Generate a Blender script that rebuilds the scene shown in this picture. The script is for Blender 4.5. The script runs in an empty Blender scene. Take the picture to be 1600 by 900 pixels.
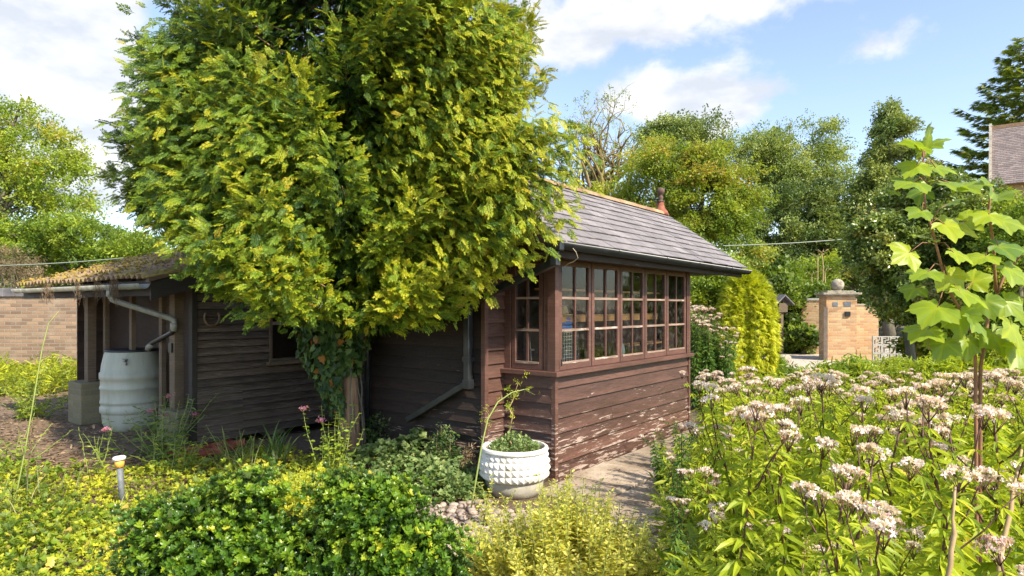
import bpy, math
import numpy as np
from mathutils import Vector, Matrix

R = np.random.RandomState(7)
scene = bpy.context.scene
COL = scene.collection
F, HZ, CH = 1000.0, 480.0, 1.5          # focal length in photo pixels, horizon row, eye height

# ------------------------------------------------------------------ camera
cam = bpy.data.cameras.new('camera'); cam.sensor_width = 36.0
cam.lens = 36.0 * F / 1600.0
cam.shift_y = (HZ - 450) / 1600.0
cam.clip_start = 0.05; cam.clip_end = 2000
co = bpy.data.objects.new('camera', cam); COL.objects.link(co)
co.location = (0, 0, CH); co.rotation_euler = (math.radians(90), 0, 0)
scene.camera = co

# ------------------------------------------------------------------ light and exposure
SUN_EL = math.radians(43)
SX, SY = 0.68, -0.733                     # horizontal direction towards the sun
world = bpy.data.worlds.new('World'); scene.world = world; world.use_nodes = True
sun = bpy.data.lights.new('sun', 'SUN'); sun.energy = 2.9; sun.angle = math.radians(1.5); sun.color = (1.0, 0.91, 0.74)
so = bpy.data.objects.new('sun', sun); COL.objects.link(so)
sd = Vector((SX * math.cos(SUN_EL), SY * math.cos(SUN_EL), math.sin(SUN_EL)))
so.rotation_euler = sd.to_track_quat('Z', 'Y').to_euler()
so.location = (6, -6, 9)
scene.view_settings.view_transform = 'Standard'
scene.view_settings.look = 'None'
scene.view_settings.exposure = 1.48
scene.view_settings.gamma = 1.0
scene.cycles.use_denoising = True
scene.cycles.max_bounces = 7
scene.cycles.diffuse_bounces = 4
scene.cycles.transmission_bounces = 4
scene.cycles.transparent_max_bounces = 10
scene.cycles.use_adaptive_sampling = True
scene.cycles.adaptive_threshold = 0.02
scene.cycles.sample_clamp_indirect = 6

def build_world():
    nt = world.node_tree; N = nt.nodes; L = nt.links
    bg = N['Background']; bg.inputs[1].default_value = 0.15
    sky = N.new('ShaderNodeTexSky'); sky.sky_type = 'NISHITA'; sky.sun_disc = False
    sky.sun_elevation = SUN_EL; sky.sun_rotation = math.atan2(SX, SY)
    sky.air_density = 1.0; sky.dust_density = 0.6; sky.ozone_density = 1.6
    tc = N.new('ShaderNodeTexCoord')
    def math_(op, a, b=None, clamp=False):
        m = N.new('ShaderNodeMath'); m.operation = op; m.use_clamp = clamp
        for i, x in enumerate((a, b)):
            if x is None: continue
            if isinstance(x, (int, float)): m.inputs[i].default_value = x
            else: L.new(x, m.inputs[i])
        return m.outputs[0]
    def noise(scale, detail, rough, dist=0.0, zs=1.6, off=(0, 0, 0)):
        mp = N.new('ShaderNodeMapping'); mp.inputs['Scale'].default_value = (1, 1, zs); mp.inputs['Location'].default_value = off
        L.new(tc.outputs['Generated'], mp.inputs[0])
        n = N.new('ShaderNodeTexNoise'); n.inputs['Scale'].default_value = scale; n.inputs['Detail'].default_value = detail
        n.inputs['Roughness'].default_value = rough; n.inputs['Distortion'].default_value = dist
        L.new(mp.outputs[0], n.inputs['Vector']); return n.outputs['Fac']
    n1 = noise(5.0, 10, 0.55)
    n2 = noise(11.0, 9, 0.6, 0.2, off=(3, 1, 2))
    dens = math_('ADD', math_('MULTIPLY', n1, 1.15), math_('MULTIPLY', n2, 0.5))
    dens = math_('SUBTRACT', dens, 0.97)
    # clouds: pixel-free directions, (azimuth deg from +Y, elevation deg, radius, weight, vertical squash)
    clouds = [(-36, 16, .26, .55, 1.0), (-34, 26, .16, .30, 1.2), (-29, 10, .2, .35, 1.1), (-42, 20, .22, .4, 1.0),
              (17, 27, .30, .42, 2.2), (29, 27, .22, .36, 2.4), (8, 24, .18, .30, 2.0),
              (11.5, 18.0, .10, .46, 1.5), (19.5, 17.0, .12, .46, 1.6), (15, 15, .12, .20, 1.6),
              (31, 20.0, .10, .26, 2.0), (38, 19, .14, .22, 2.0), (1, 22, .14, .2, 1.5)]
    for az, el, rad, w, sq in clouds:
        a, e = math.radians(az), math.radians(el)
        c = (math.sin(a) * math.cos(e), math.cos(a) * math.cos(e), math.sin(e))
        s = N.new('ShaderNodeVectorMath'); s.operation = 'SUBTRACT'; L.new(tc.outputs['Generated'], s.inputs[0]); s.inputs[1].default_value = c
        m = N.new('ShaderNodeVectorMath'); m.operation = 'MULTIPLY'; L.new(s.outputs[0], m.inputs[0]); m.inputs[1].default_value = (1, 1, sq)
        ln = N.new('ShaderNodeVectorMath'); ln.operation = 'LENGTH'; L.new(m.outputs[0], ln.inputs[0])
        mr = N.new('ShaderNodeMapRange'); mr.interpolation_type = 'SMOOTHSTEP'
        mr.inputs['From Min'].default_value = 0; mr.inputs['From Max'].default_value = rad
        mr.inputs['To Min'].default_value = w; mr.inputs['To Max'].default_value = 0
        L.new(ln.outputs['Value'], mr.inputs['Value'])
        dens = math_('ADD', dens, mr.outputs[0])
    cov = N.new('ShaderNodeMapRange'); cov.interpolation_type = 'SMOOTHSTEP'
    cov.inputs['From Min'].default_value = 0.03; cov.inputs['From Max'].default_value = 0.25
    L.new(dens, cov.inputs['Value'])
    # lit tops and greyer undersides come from a second lookup a little above
    n3 = noise(7.0, 8, 0.55, 0.1, zs=2.2, off=(0.2, 0.5, 0.9))
    ramp = N.new('ShaderNodeValToRGB'); L.new(n3, ramp.inputs[0])
    ramp.color_ramp.elements[0].position = .40; ramp.color_ramp.elements[0].color = (1.95, 2.05, 2.22, 1)
    ramp.color_ramp.elements[1].position = .57; ramp.color_ramp.elements[1].color = (2.75, 2.72, 2.70, 1)
    hsv = N.new('ShaderNodeHueSaturation'); hsv.inputs['Saturation'].default_value = .90; hsv.inputs['Hue'].default_value = .506; hsv.inputs['Value'].default_value = .72
    L.new(sky.outputs[0], hsv.inputs['Color'])
    mix = N.new('ShaderNodeMix'); mix.data_type = 'RGBA'
    cm = math_('MULTIPLY', cov.outputs[0], 0.9)
    L.new(cm, mix.inputs[0]); L.new(hsv.outputs[0], mix.inputs[6]); L.new(ramp.outputs[0], mix.inputs[7])
    L.new(mix.outputs[2], bg.inputs[0])
build_world()

# ------------------------------------------------------------------ helpers
def W(px, py, Y):
    """world point for a direction of the photograph at distance Y"""
    return Vector(((px - 800) / F * Y, Y, CH - (py - HZ) / F * Y))

def tag(o, label=None, cat=None, group=None, kind=None):
    if label: o['label'] = label
    if cat: o['category'] = cat
    if group: o['group'] = group
    if kind: o['kind'] = kind
    return o

def empty(name, loc=(0, 0, 0), rz=0.0):
    o = bpy.data.objects.new(name, None); o.location = loc; o.rotation_euler = (0, 0, rz); o.empty_display_size = .1
    COL.objects.link(o); return o

def thing(name, label, cat, loc=(0, 0, 0), rz=0.0, group=None):
    return tag(empty(name, loc, rz), label, cat, group)

def copy_tree(o, parent=None):
    c = o.copy(); COL.objects.link(c)
    if parent is not None: c.parent = parent
    for ch in [x for x in o.children]: copy_tree(ch, c)
    return c

class MB:
    def __init__(s): s.V = []; s.L = []; s.T = []; s.A = []; s.n = 0
    def add(s, verts, faces, tint=0.5):
        v = np.asarray(verts, float).reshape(-1, 3)
        s.V.append(v); s.L.append(np.concatenate([np.asarray(f, int) for f in faces]) + s.n)
        s.T.append(np.array([len(f) for f in faces], int))
        s.A.append(np.full(len(v), tint) if np.isscalar(tint) else np.asarray(tint, float)); s.n += len(v)
        return s
    def box(s, x0, x1, y0, y1, z0, z1, tint=.5):
        return s.add([(x0,y0,z0),(x1,y0,z0),(x1,y1,z0),(x0,y1,z0),(x0,y0,z1),(x1,y0,z1),(x1,y1,z1),(x0,y1,z1)],
              [(0,3,2,1),(4,5,6,7),(0,1,5,4),(1,2,6,5),(2,3,7,6),(3,0,4,7)], tint)
    def hexa(s, p, tint=.5):
        """eight points, bottom four then top four"""
        return s.add(p, [(0,3,2,1),(4,5,6,7),(0,1,5,4),(1,2,6,5),(2,3,7,6),(3,0,4,7)], tint)
    def bar(s, a, b, w, h, up=(0, 0, 1), tint=.5):
        a, b = Vector(a), Vector(b); d = (b - a).normalized(); x = d.cross(Vector(up)).normalized(); y = x.cross(d).normalized()
        p = []
        for q in (a, b):
            p += [q - x*w/2 - y*h/2, q + x*w/2 - y*h/2, q + x*w/2 + y*h/2, q - x*w/2 + y*h/2]
        return s.add(p, [(0,3,2,1),(4,5,6,7),(0,1,5,4),(1,2,6,5),(2,3,7,6),(3,0,4,7)], tint)
    def tube(s, pts, r, n=6, tint=.5, cap=True):
        pts = [Vector(p) for p in pts]; k = len(pts)
        rr = [r] * k if np.isscalar(r) else list(r)
        v = []; f = []; x = None
        for i, p in enumerate(pts):
            d = (pts[min(i+1, k-1)] - pts[max(i-1, 0)]).normalized()
            if x is None: x = d.orthogonal().normalized()
            else: x = (x - d * x.dot(d)).normalized()
            y = d.cross(x)
            for j in range(n):
                a = 2 * math.pi * j / n
                v.append(p + (x * math.cos(a) + y * math.sin(a)) * rr[i])
        for i in range(k - 1):
            for j in range(n):
                j2 = (j + 1) % n
                f.append((i*n+j, i*n+j2, (i+1)*n+j2, (i+1)*n+j))
        if cap:
            f.append(tuple(reversed(range(n)))); f.append(tuple(range((k-1)*n, k*n)))
        return s.add(v, f, tint)
    def lathe(s, prof, c=(0, 0, 0), n=32, tint=.5, sx=1, sy=1):
        v = []; f = []; k = len(prof)
        for (r, z) in prof:
            for j in range(n):
                a = 2 * math.pi * j / n
                v.append((c[0] + sx * r * math.cos(a), c[1] + sy * r * math.sin(a), c[2] + z))
        for i in range(k - 1):
            for j in range(n):
                j2 = (j + 1) % n
                f.append((i*n+j, i*n+j2, (i+1)*n+j2, (i+1)*n+j))
        f.append(tuple(reversed(range(n)))); f.append(tuple(range((k-1)*n, k*n)))
        return s.add(v, f, tint)
    def inst(s, tpl, P, Rm, S, tint, vt=None):
        """tpl = (V, loops, totals); P (n,3), Rm (n,3,3), S (n,) , tint (n,)"""
        V, L, T = tpl; n = len(P)
        if n == 0: return s
        k = len(V)
        vv = np.einsum('nij,kj->nki', Rm, V) * np.asarray(S)[:, None, None] + np.asarray(P)[:, None, :]
        s.V.append(vv.reshape(-1, 3))
        s.L.append((L[None, :] + (np.arange(n) * k)[:, None]).ravel() + s.n)
        s.T.append(np.tile(T, n)); s.A.append(np.repeat(tint, k) if vt is None else np.clip(np.where(np.repeat(tint, k) > .92, np.repeat(tint, k), np.minimum(.91, np.repeat(tint, k) + np.tile(vt, n))), 0, 1)); s.n += n * k
        return s
    def build(s, name, mat, parent=None, smooth=False, bevel=0, loc=None):
        me = bpy.data.meshes.new(name)
        V = np.concatenate(s.V); L = np.concatenate(s.L); T = np.concatenate(s.T); A = np.concatenate(s.A)
        me.vertices.add(len(V)); me.vertices.foreach_set('co', V.ravel().astype(np.float32))
        me.loops.add(len(L)); me.loops.foreach_set('vertex_index', L.astype(np.int32))
        me.polygons.add(len(T)); st = np.concatenate(([0], np.cumsum(T)[:-1]))
        me.polygons.foreach_set('loop_start', st.astype(np.int32))
        at = me.attributes.new('tint', 'FLOAT', 'POINT'); at.data.foreach_set('value', A.astype(np.float32))
        me.update(calc_edges=True)
        me.polygons.foreach_set('use_smooth', np.full(len(T), bool(smooth)))
        me.materials.append(mat)
        o = bpy.data.objects.new(name, me); COL.objects.link(o)
        if parent is not None: o.parent = parent
        if loc is not None: o.location = loc
        if bevel:
            b = o.modifiers.new('bevel', 'BEVEL'); b.width = bevel; b.segments = 2; b.limit_method = 'ANGLE'
        return o

# ------------------------------------------------------------------ materials
def newmat(name):
    m = bpy.data.materials.new(name); m.use_nodes = True
    return m, m.node_tree.nodes, m.node_tree.links, m.node_tree.nodes['Principled BSDF']

def ramp_node(N, L, src, stops):
    r = N.new('ShaderNodeValToRGB'); cr = r.color_ramp
    while len(cr.elements) < len(stops): cr.elements.new(.5)
    for e, (p, c) in zip(cr.elements, stops): e.position = p; e.color = (*c, 1)
    if src is not None: L.new(src, r.inputs[0])
    return r.outputs[0]

def nz(N, L, vec, scale, detail=6, rough=.55, sc=(1, 1, 1), dist=0):
    mp = N.new('ShaderNodeMapping'); mp.inputs['Scale'].default_value = sc; L.new(vec, mp.inputs[0])
    n = N.new('ShaderNodeTexNoise'); n.inputs['Scale'].default_value = scale; n.inputs['Detail'].default_value = detail
    n.inputs['Roughness'].default_value = rough; n.inputs['Distortion'].default_value = dist
    L.new(mp.outputs[0], n.inputs['Vector']); return n.outputs['Fac']

def mth(N, L, op, a, b=None, clamp=False):
    m = N.new('ShaderNodeMath'); m.operation = op; m.use_clamp = clamp
    for i, x in enumerate((a, b)):
        if x is None: continue
        if isinstance(x, (int, float)): m.inputs[i].default_value = x
        else: L.new(x, m.inputs[i])
    return m.outputs[0]

def mixc(N, L, fac, a, b, mode='MIX'):
    m = N.new('ShaderNodeMix'); m.data_type = 'RGBA'; m.blend_type = mode
    for i, x in ((0, fac), (6, a), (7, b)):
        if isinstance(x, (int, float)): m.inputs[i].default_value = x
        elif isinstance(x, tuple): m.inputs[i].default_value = (*x, 1)
        else: L.new(x, m.inputs[i])
    return m.outputs[2]

def bump(N, L, P, h, strength=.4, dist=.01):
    b = N.new('ShaderNodeBump'); b.inputs['Strength'].default_value = strength; b.inputs['Distance'].default_value = dist
    L.new(h, b.inputs['Height']); L.new(b.outputs[0], P.inputs['Normal'])

def obj_vec(N): return N.new('ShaderNodeTexCoord').outputs['Object']
def tint_out(N):
    a = N.new('ShaderNodeAttribute'); a.attribute_name = 'tint'; return a.outputs['Fac']

def simple(name, col, rough=.6, var=.25, scale=12, metal=0, bmp=.15, stops=None, sc=(1, 1, 1), spec=.5):
    m, N, L, P = newmat(name); v = obj_vec(N)
    n = nz(N, L, v, scale, 8, .6, sc)
    lo = tuple(c * (1 - var) for c in col); hi = tuple(min(1, c * (1 + var)) for c in col)
    c = ramp_node(N, L, n, stops or [(.3, lo), (.7, hi)])
    t = tint_out(N)
    c = mixc(N, L, 1.0, c, ramp_node(N, L, t, [(0, (.7, .7, .7)), (.5, (1, 1, 1)), (1, (1.3, 1.3, 1.3))]), 'MULTIPLY')
    L.new(c, P.inputs['Base Color']); P.inputs['Roughness'].default_value = rough; P.inputs['Metallic'].default_value = metal
    P.inputs['Specular IOR Level'].default_value = spec
    if bmp: bump(N, L, P, n, bmp, .01)
    return m

def leafmat(name, stops, transl=.35, rough=.45, spec=.35):
    m, N, L, P = newmat(name)
    c = ramp_node(N, L, tint_out(N), stops)
    g = N.new('ShaderNodeNewGeometry')
    c2 = mixc(N, L, mth(N, L, 'MULTIPLY', g.outputs['Backfacing'], .35), c, (.30, .36, .16), 'MIX')
    L.new(c2, P.inputs['Base Color']); P.inputs['Roughness'].default_value = rough; P.inputs['Specular IOR Level'].default_value = spec
    tr = N.new('ShaderNodeBsdfTranslucent')
    c3 = mixc(N, L, 1.0, c, (1.45, 1.35, .55), 'MULTIPLY'); L.new(c3, tr.inputs['Color'])
    mx = N.new('ShaderNodeMixShader'); mx.inputs[0].default_value = transl
    L.new(P.outputs[0], mx.inputs[1]); L.new(tr.outputs[0], mx.inputs[2])
    L.new(mx.outputs[0], N['Material Output'].inputs[0])
    return m

def board_mat(name, base, dark, grain, peel=None, peel_amt=0.0, rough=.55, green=0.0):
    m, N, L, P = newmat(name); v = obj_vec(N)
    sep = N.new('ShaderNodeSeparateXYZ'); L.new(v, sep.inputs[0])
    along = mth(N, L, 'ADD', sep.outputs[0], sep.outputs[1])
    cb = N.new('ShaderNodeCombineXYZ'); L.new(along, cb.inputs[0]); L.new(sep.outputs[2], cb.inputs[2])
    L.new(mth(N, L, 'MULTIPLY', tint_out(N), 2.0), cb.inputs[1])
    vv = cb.outputs[0]
    g1 = nz(N, L, vv, 6, 10, .65, (1.2, 1, 18))
    g2 = nz(N, L, vv, 1.7, 6, .6, (1, 1, 2.5))
    g3 = nz(N, L, vv, 22, 8, .7, (.8, 1, 14))
    c = ramp_node(N, L, g1, [(.28, dark), (.55, base), (.8, grain)])
    c = mixc(N, L, 1.0, c, ramp_node(N, L, g2, [(.25, (.62, .60, .58)), (.7, (1.18, 1.15, 1.12))]), 'MULTIPLY')
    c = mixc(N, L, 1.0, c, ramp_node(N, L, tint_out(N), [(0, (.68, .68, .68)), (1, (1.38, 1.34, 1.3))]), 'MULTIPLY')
    if green:
        gm = ramp_node(N, L, nz(N, L, vv, 2.2, 6, .6), [(.5, (0, 0, 0)), (.75, (green, green, green))])
        c = mixc(N, L, gm, c, (.12, .13, .05))
    if peel:
        pn = nz(N, L, vv, 4.6, 12, .72, (1.0, 1, 7))
        pn2 = nz(N, L, vv, 1.1, 3, .5, (1, 1, 1.5))
        low = N.new('ShaderNodeMapRange'); low.inputs['From Min'].default_value = .15; low.inputs['From Max'].default_value = .85
        low.inputs['To Min'].default_value = .085; low.inputs['To Max'].default_value = -.06; L.new(sep.outputs[2], low.inputs['Value'])
        q = mth(N, L, 'ADD', mth(N, L, 'ADD', pn, mth(N, L, 'MULTIPLY', pn2, .28)), low.outputs[0])
        pm = ramp_node(N, L, q, [(.73 - peel_amt, (0, 0, 0)), (.76 - peel_amt, (1, 1, 1))])
        pc = ramp_node(N, L, g3, [(.35, (.16, .09, .06)), (.5, peel), (.65, tuple(min(1, x * 1.3) for x in peel))])
        c = mixc(N, L, pm, c, pc)
    L.new(c, P.inputs['Base Color'])
    L.new(ramp_node(N, L, g2, [(.3, (rough - .12,) * 3), (.7, (rough + .15,) * 3)]), P.inputs['Roughness'])
    bump(N, L, P, mth(N, L, 'ADD', g1, mth(N, L, 'MULTIPLY', g3, .5)), .35, .006)
    return m

def brick_mat(name, c1, c2, mortar, stain=(.35, .2, .1), bw=.215, bh=.065, mort=.01):
    m, N, L, P = newmat(name); v = obj_vec(N)
    sep = N.new('ShaderNodeSeparateXYZ'); L.new(v, sep.inputs[0])
    cb = N.new('ShaderNodeCombineXYZ'); L.new(mth(N, L, 'ADD', sep.outputs[0], sep.outputs[1]), cb.inputs[0]); L.new(sep.outputs[2], cb.inputs[1])
    wob = nz(N, L, v, 9, 3)
    br = N.new('ShaderNodeTexBrick'); L.new(cb.outputs[0], br.inputs['Vector'])
    br.inputs['Scale'].default_value = 1; br.inputs['Brick Width'].default_value = bw + mort; br.inputs['Row Height'].default_value = bh + mort
    br.inputs['Mortar Size'].default_value = mort; br.inputs['Mortar Smooth'].default_value = .3; br.inputs['Bias'].default_value = 0
    br.inputs['Color1'].default_value = (*c1, 1); br.inputs['Color2'].default_value = (*c2, 1); br.inputs['Mortar'].default_value = (*mortar, 1)
    n1 = nz(N, L, v, 1.3, 8, .65); n2 = nz(N, L, v, 45, 6, .7)
    c = mixc(N, L, ramp_node(N, L, n1, [(.5, (0, 0, 0)), (.72, (.7, .7, .7))]), br.outputs['Color'], stain)
    c = mixc(N, L, 1.0, c, ramp_node(N, L, n2, [(.3, (.78, .78, .78)), (.7, (1.15, 1.15, 1.15))]), 'MULTIPLY')
    L.new(c, P.inputs['Base Color']); P.inputs['Roughness'].default_value = .9
    h = mth(N, L, 'SUBTRACT', mth(N, L, 'MULTIPLY', n2, .3), br.outputs['Fac'])
    bump(N, L, P, h, .6, .008)
    return m

M = {}
M['brown_board'] = board_mat('brown_board', (.105, .053, .040), (.062, .031, .023), (.150, .084, .064), (.40, .31, .26), -.030, .5)
M['brown_trim'] = board_mat('brown_trim', (.125, .062, .048), (.085, .040, .032), (.165, .088, .070), (.50, .40, .33), -.03, .5)
M['peeling_bar'] = board_mat('peeling_bar', (.30, .22, .18), (.16, .08, .05), (.42, .33, .28), (.60, .52, .46), .06, .6)
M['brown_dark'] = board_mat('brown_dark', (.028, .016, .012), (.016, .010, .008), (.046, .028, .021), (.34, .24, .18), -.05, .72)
M['shed_board'] = board_mat('shed_board', (.115, .088, .070), (.045, .033, .027), (.26, .215, .18), None, 0, .6, green=.35)
M['shed_trim'] = board_mat('shed_trim', (.035, .030, .025), (.02, .017, .015), (.06, .052, .045), None, 0, .7)
M['post_wood'] = board_mat('post_wood', (.17, .125, .085), (.09, .065, .045), (.25, .20, .145), None, 0, .75, green=.3)
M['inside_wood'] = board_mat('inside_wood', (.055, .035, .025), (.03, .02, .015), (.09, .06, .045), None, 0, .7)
M['pine'] = board_mat('pine', (.62, .34, .12), (.5, .25, .08), (.72, .44, .18), None, 0, .5)
M['slate'] = simple('slate', (.21, .185, .185), .62, .25, 16, bmp=.3, stops=[(.25, (.15, .132, .132)), (.5, (.215, .192, .19)), (.72, (.26, .235, .225)), (.85, (.33, .29, .22))])
M['clay'] = simple('clay', (.40, .20, .09), .85, .3, 9, stops=[(.3, (.28, .15, .08)), (.55, (.38, .24, .13)), (.75, (.36, .30, .18))])
M['terracotta'] = simple('terracotta', (.27, .09, .05), .8, .3, 20)
M['finial_stone'] = simple('finial_stone', (.12, .07, .05), .8, .3, 20)
M['black_plastic'] = simple('black_plastic', (.020, .022, .024), .36, .4, 10, bmp=.05)
M['grey_pvc'] = simple('grey_pvc', (.29, .29, .24), .5, .3, 7, bmp=.08)
M['butt'] = simple('butt', (.40, .44, .40), .55, .12, 7, bmp=.05, sc=(1, 1, .22), stops=[(.28, (.25, .27, .17)), (.42, (.40, .42, .33)), (.6, (.47, .49, .40)), (.78, (.36, .36, .26))])
M['butt_lid'] = simple('butt_lid', (.03, .032, .034), .5, .3, 14)
M['metal'] = simple('metal', (.35, .34, .32), .4, .3, 20, metal=.8)
M['rust'] = simple('rust', (.18, .12, .07), .75, .4, 30)
M['brick_buff'] = brick_mat('brick_buff', (.38, .245, .15), (.19, .12, .08), (.27, .23, .18), (.38, .31, .23))
M['brick_gate'] = brick_mat('brick_gate', (.62, .42, .21), (.46, .24, .11), (.44, .36, .26), (.60, .24, .07))
M['brick_mossy'] = brick_mat('brick_mossy', (.24, .21, .12), (.18, .16, .09), (.20, .19, .13), (.14, .15, .05))
M['red_brick'] = simple('red_brick', (.34, .09, .05), .85, .35, 18, bmp=.3)
M['coping'] = simple('coping', (.16, .15, .16), .8, .3, 8, bmp=.3)
M['stone'] = simple('stone', (.34, .29, .22), .9, .35, 12, bmp=.4, stops=[(.3, (.16, .14, .10)), (.5, (.34, .30, .23)), (.7, (.46, .40, .31))])
M['gate_wood'] = simple('gate_wood', (.20, .155, .12), .8, .3, 10)
M['white_block'] = simple('white_block', (.46, .44, .38), .8, .15, 12)
M['pot_white'] = simple('pot_white', (.78, .76, .71), .65, .12, 9, bmp=.12, stops=[(.30, (.42, .39, .30)), (.42, (.68, .65, .57)), (.55, (.78, .76, .71)), (.75, (.80, .78, .74))])
M['pot_stone'] = simple('pot_stone', (.46, .43, .35), .85, .2, 14, bmp=.25)
M['cable'] = simple('cable', (.55, .45, .33), .6, .1, 10, bmp=0)
M['wire_grey'] = simple('wire_grey', (.24, .28, .22), .6, .1, 10, bmp=0)
M['white_plastic'] = simple('white_plastic', (.78, .76, .70), .5, .1, 10, bmp=0)
M['blue_cloth'] = simple('blue_cloth', (.05, .18, .5), .8, .3, 30, bmp=.3)
M['blue_plastic'] = simple('blue_plastic', (.03, .16, .5), .4, .1, 10, bmp=0)
M['bottle_plastic'] = simple('bottle_plastic', (.32, .5, .56), .35, .1, 10, bmp=0)
M['straw'] = simple('straw', (.45, .34, .15), .8, .3, 40, bmp=.4)
M['amber'] = simple('amber', (.85, .42, .08), .4, .15, 10, bmp=0)
M['lamp_grey'] = simple('lamp_grey', (.15, .16, .17), .6, .4, 22)
M['bark_conifer'] = simple('bark_conifer', (.36, .22, .14), .9, .4, 10, bmp=.6, sc=(4, 4, .6))
M['bark'] = simple('bark', (.16, .14, .10), .9, .4, 8, bmp=.5, sc=(3, 3, .6))
M['bark_moss'] = simple('bark_moss', (.24, .20, .08), .9, .4, 5, bmp=.5, stops=[(.35, (.20, .12, .08)), (.6, (.28, .24, .07)), (.8, (.34, .30, .10))])
M['bark_red'] = simple('bark_red', (.27, .13, .065), .7, .3, 14)
M['stem_purple'] = simple('stem_purple', (.11, .05, .035), .65, .4, 9, bmp=0)
M['stem_green'] = simple('stem_green', (.28, .33, .08), .6, .2, 9, bmp=0)
M['stem_dry'] = simple('stem_dry', (.40, .28, .14), .8, .25, 14, bmp=0)
M['plaster'] = simple('plaster', (.5, .45, .38), .9, .2, 6)
M['roof_tile_far'] = simple('roof_tile_far', (.21, .165, .15), .85, .3, 22, bmp=.3)

def glass_mat():
    m, N, L, P = newmat('window_glass')
    tr = N.new('ShaderNodeBsdfTransparent'); tr.inputs[0].default_value = (.90, .92, .90, 1)
    gl = N.new('ShaderNodeBsdfGlossy'); gl.inputs['Roughness'].default_value = .03; gl.inputs[0].default_value = (.9, .9, .9, 1)
    df = N.new('ShaderNodeBsdfDiffuse'); df.inputs[0].default_value = (.35, .33, .3, 1)
    fr = N.new('ShaderNodeFresnel'); fr.inputs[0].default_value = 1.45
    v = obj_vec(N)
    bp = N.new('ShaderNodeBump'); bp.inputs['Strength'].default_value = .06; bp.inputs['Distance'].default_value = .02
    L.new(nz(N, L, v, 5, 2), bp.inputs['Height']); L.new(bp.outputs[0], gl.inputs['Normal'])
    a = N.new('ShaderNodeMixShader'); L.new(fr.outputs[0], a.inputs[0]); L.new(tr.outputs[0], a.inputs[1]); L.new(gl.outputs[0], a.inputs[2])
    b = N.new('ShaderNodeMixShader'); L.new(ramp_node(N, L, nz(N, L, v, 14, 10, .75), [(.48, (.0,) * 3), (.72, (.17,) * 3)]), b.inputs[0])
    L.new(a.outputs[0], b.inputs[1]); L.new(df.outputs[0], b.inputs[2])
    L.new(b.outputs[0], N['Material Output'].inputs[0])
    return m
M['glass'] = glass_mat()

def corrugated_mat():
    m, N, L, P = newmat('mossy_sheet'); v = obj_vec(N)
    a = nz(N, L, v, 3.2, 10, .65); b = nz(N, L, v, 28, 8, .7)
    base = ramp_node(N, L, b, [(.3, (.20, .13, .08)), (.7, (.42, .29, .18))])
    mossc = ramp_node(N, L, b, [(.3, (.20, .15, .02)), (.55, (.36, .29, .035)), (.75, (.48, .38, .06))])
    g = N.new('ShaderNodeNewGeometry')
    mk = mth(N, L, 'ADD', a, mth(N, L, 'MULTIPLY', b, .35))
    c = mixc(N, L, ramp_node(N, L, mk, [(.66, (0, 0, 0)), (.80, (.85, .85, .85))]), base, mossc)
    L.new(c, P.inputs['Base Color']); P.inputs['Roughness'].default_value = .95
    bump(N, L, P, mth(N, L, 'ADD', a, b), .7, .02); return m
M['mossy_sheet'] = corrugated_mat()

def ground_mat():
    m, N, L, P = newmat('garden_soil'); v = obj_vec(N)
    a = nz(N, L, v, .9, 8, .6); b = nz(N, L, v, 22, 10, .75); c_ = nz(N, L, v, 90, 4, .7)
    soil = ramp_node(N, L, b, [(.3, (.075, .05, .034)), (.55, (.17, .115, .078)), (.75, (.29, .205, .14))])
    gr = ramp_node(N, L, b, [(.3, (.07, .08, .02)), (.7, (.22, .22, .05))])
    c = mixc(N, L, ramp_node(N, L, a, [(.50, (0, 0, 0)), (.62, (.8, .8, .8))]), soil, gr)
    L.new(c, P.inputs['Base Color']); P.inputs['Roughness'].default_value = .95
    bump(N, L, P, mth(N, L, 'ADD', b, mth(N, L, 'MULTIPLY', c_, .5)), .8, .03); return m
M['soil'] = ground_mat()
M['dirt'] = simple('dirt', (.14, .09, .06), .95, .5, 26, bmp=.8, stops=[(.25, (.08, .05, .03)), (.5, (.18, .12, .075)), (.75, (.32, .23, .15))])
M['drive'] = simple('drive', (.50, .42, .34), .9, .15, 5, bmp=.2)
def slab_mat():
    m, N, L, P = newmat('slab'); v = obj_vec(N)
    a = nz(N, L, v, 2.2, 10, .65); b = nz(N, L, v, 38, 8, .75)
    c = ramp_node(N, L, a, [(.30, (.20, .145, .10)), (.48, (.36, .285, .21)), (.66, (.50, .42, .33))])
    c = mixc(N, L, 1., c, ramp_node(N, L, b, [(.3, (.68, .66, .62)), (.62, (1.1, 1.1, 1.1))]), 'MULTIPLY')
    c = mixc(N, L, 1., c, ramp_node(N, L, tint_out(N), [(0, (.78, .76, .72)), (1, (1.15, 1.15, 1.15))]), 'MULTIPLY')
    L.new(c, P.inputs['Base Color']); P.inputs['Roughness'].default_value = .9
    bump(N, L, P, mth(N, L, 'ADD', a, mth(N, L, 'MULTIPLY', b, .5)), .35, .01); return m
M['slab'] = slab_mat()
M['cobble'] = simple('cobble', (.34, .27, .22), .8, .25, 18, bmp=.25)

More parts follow.
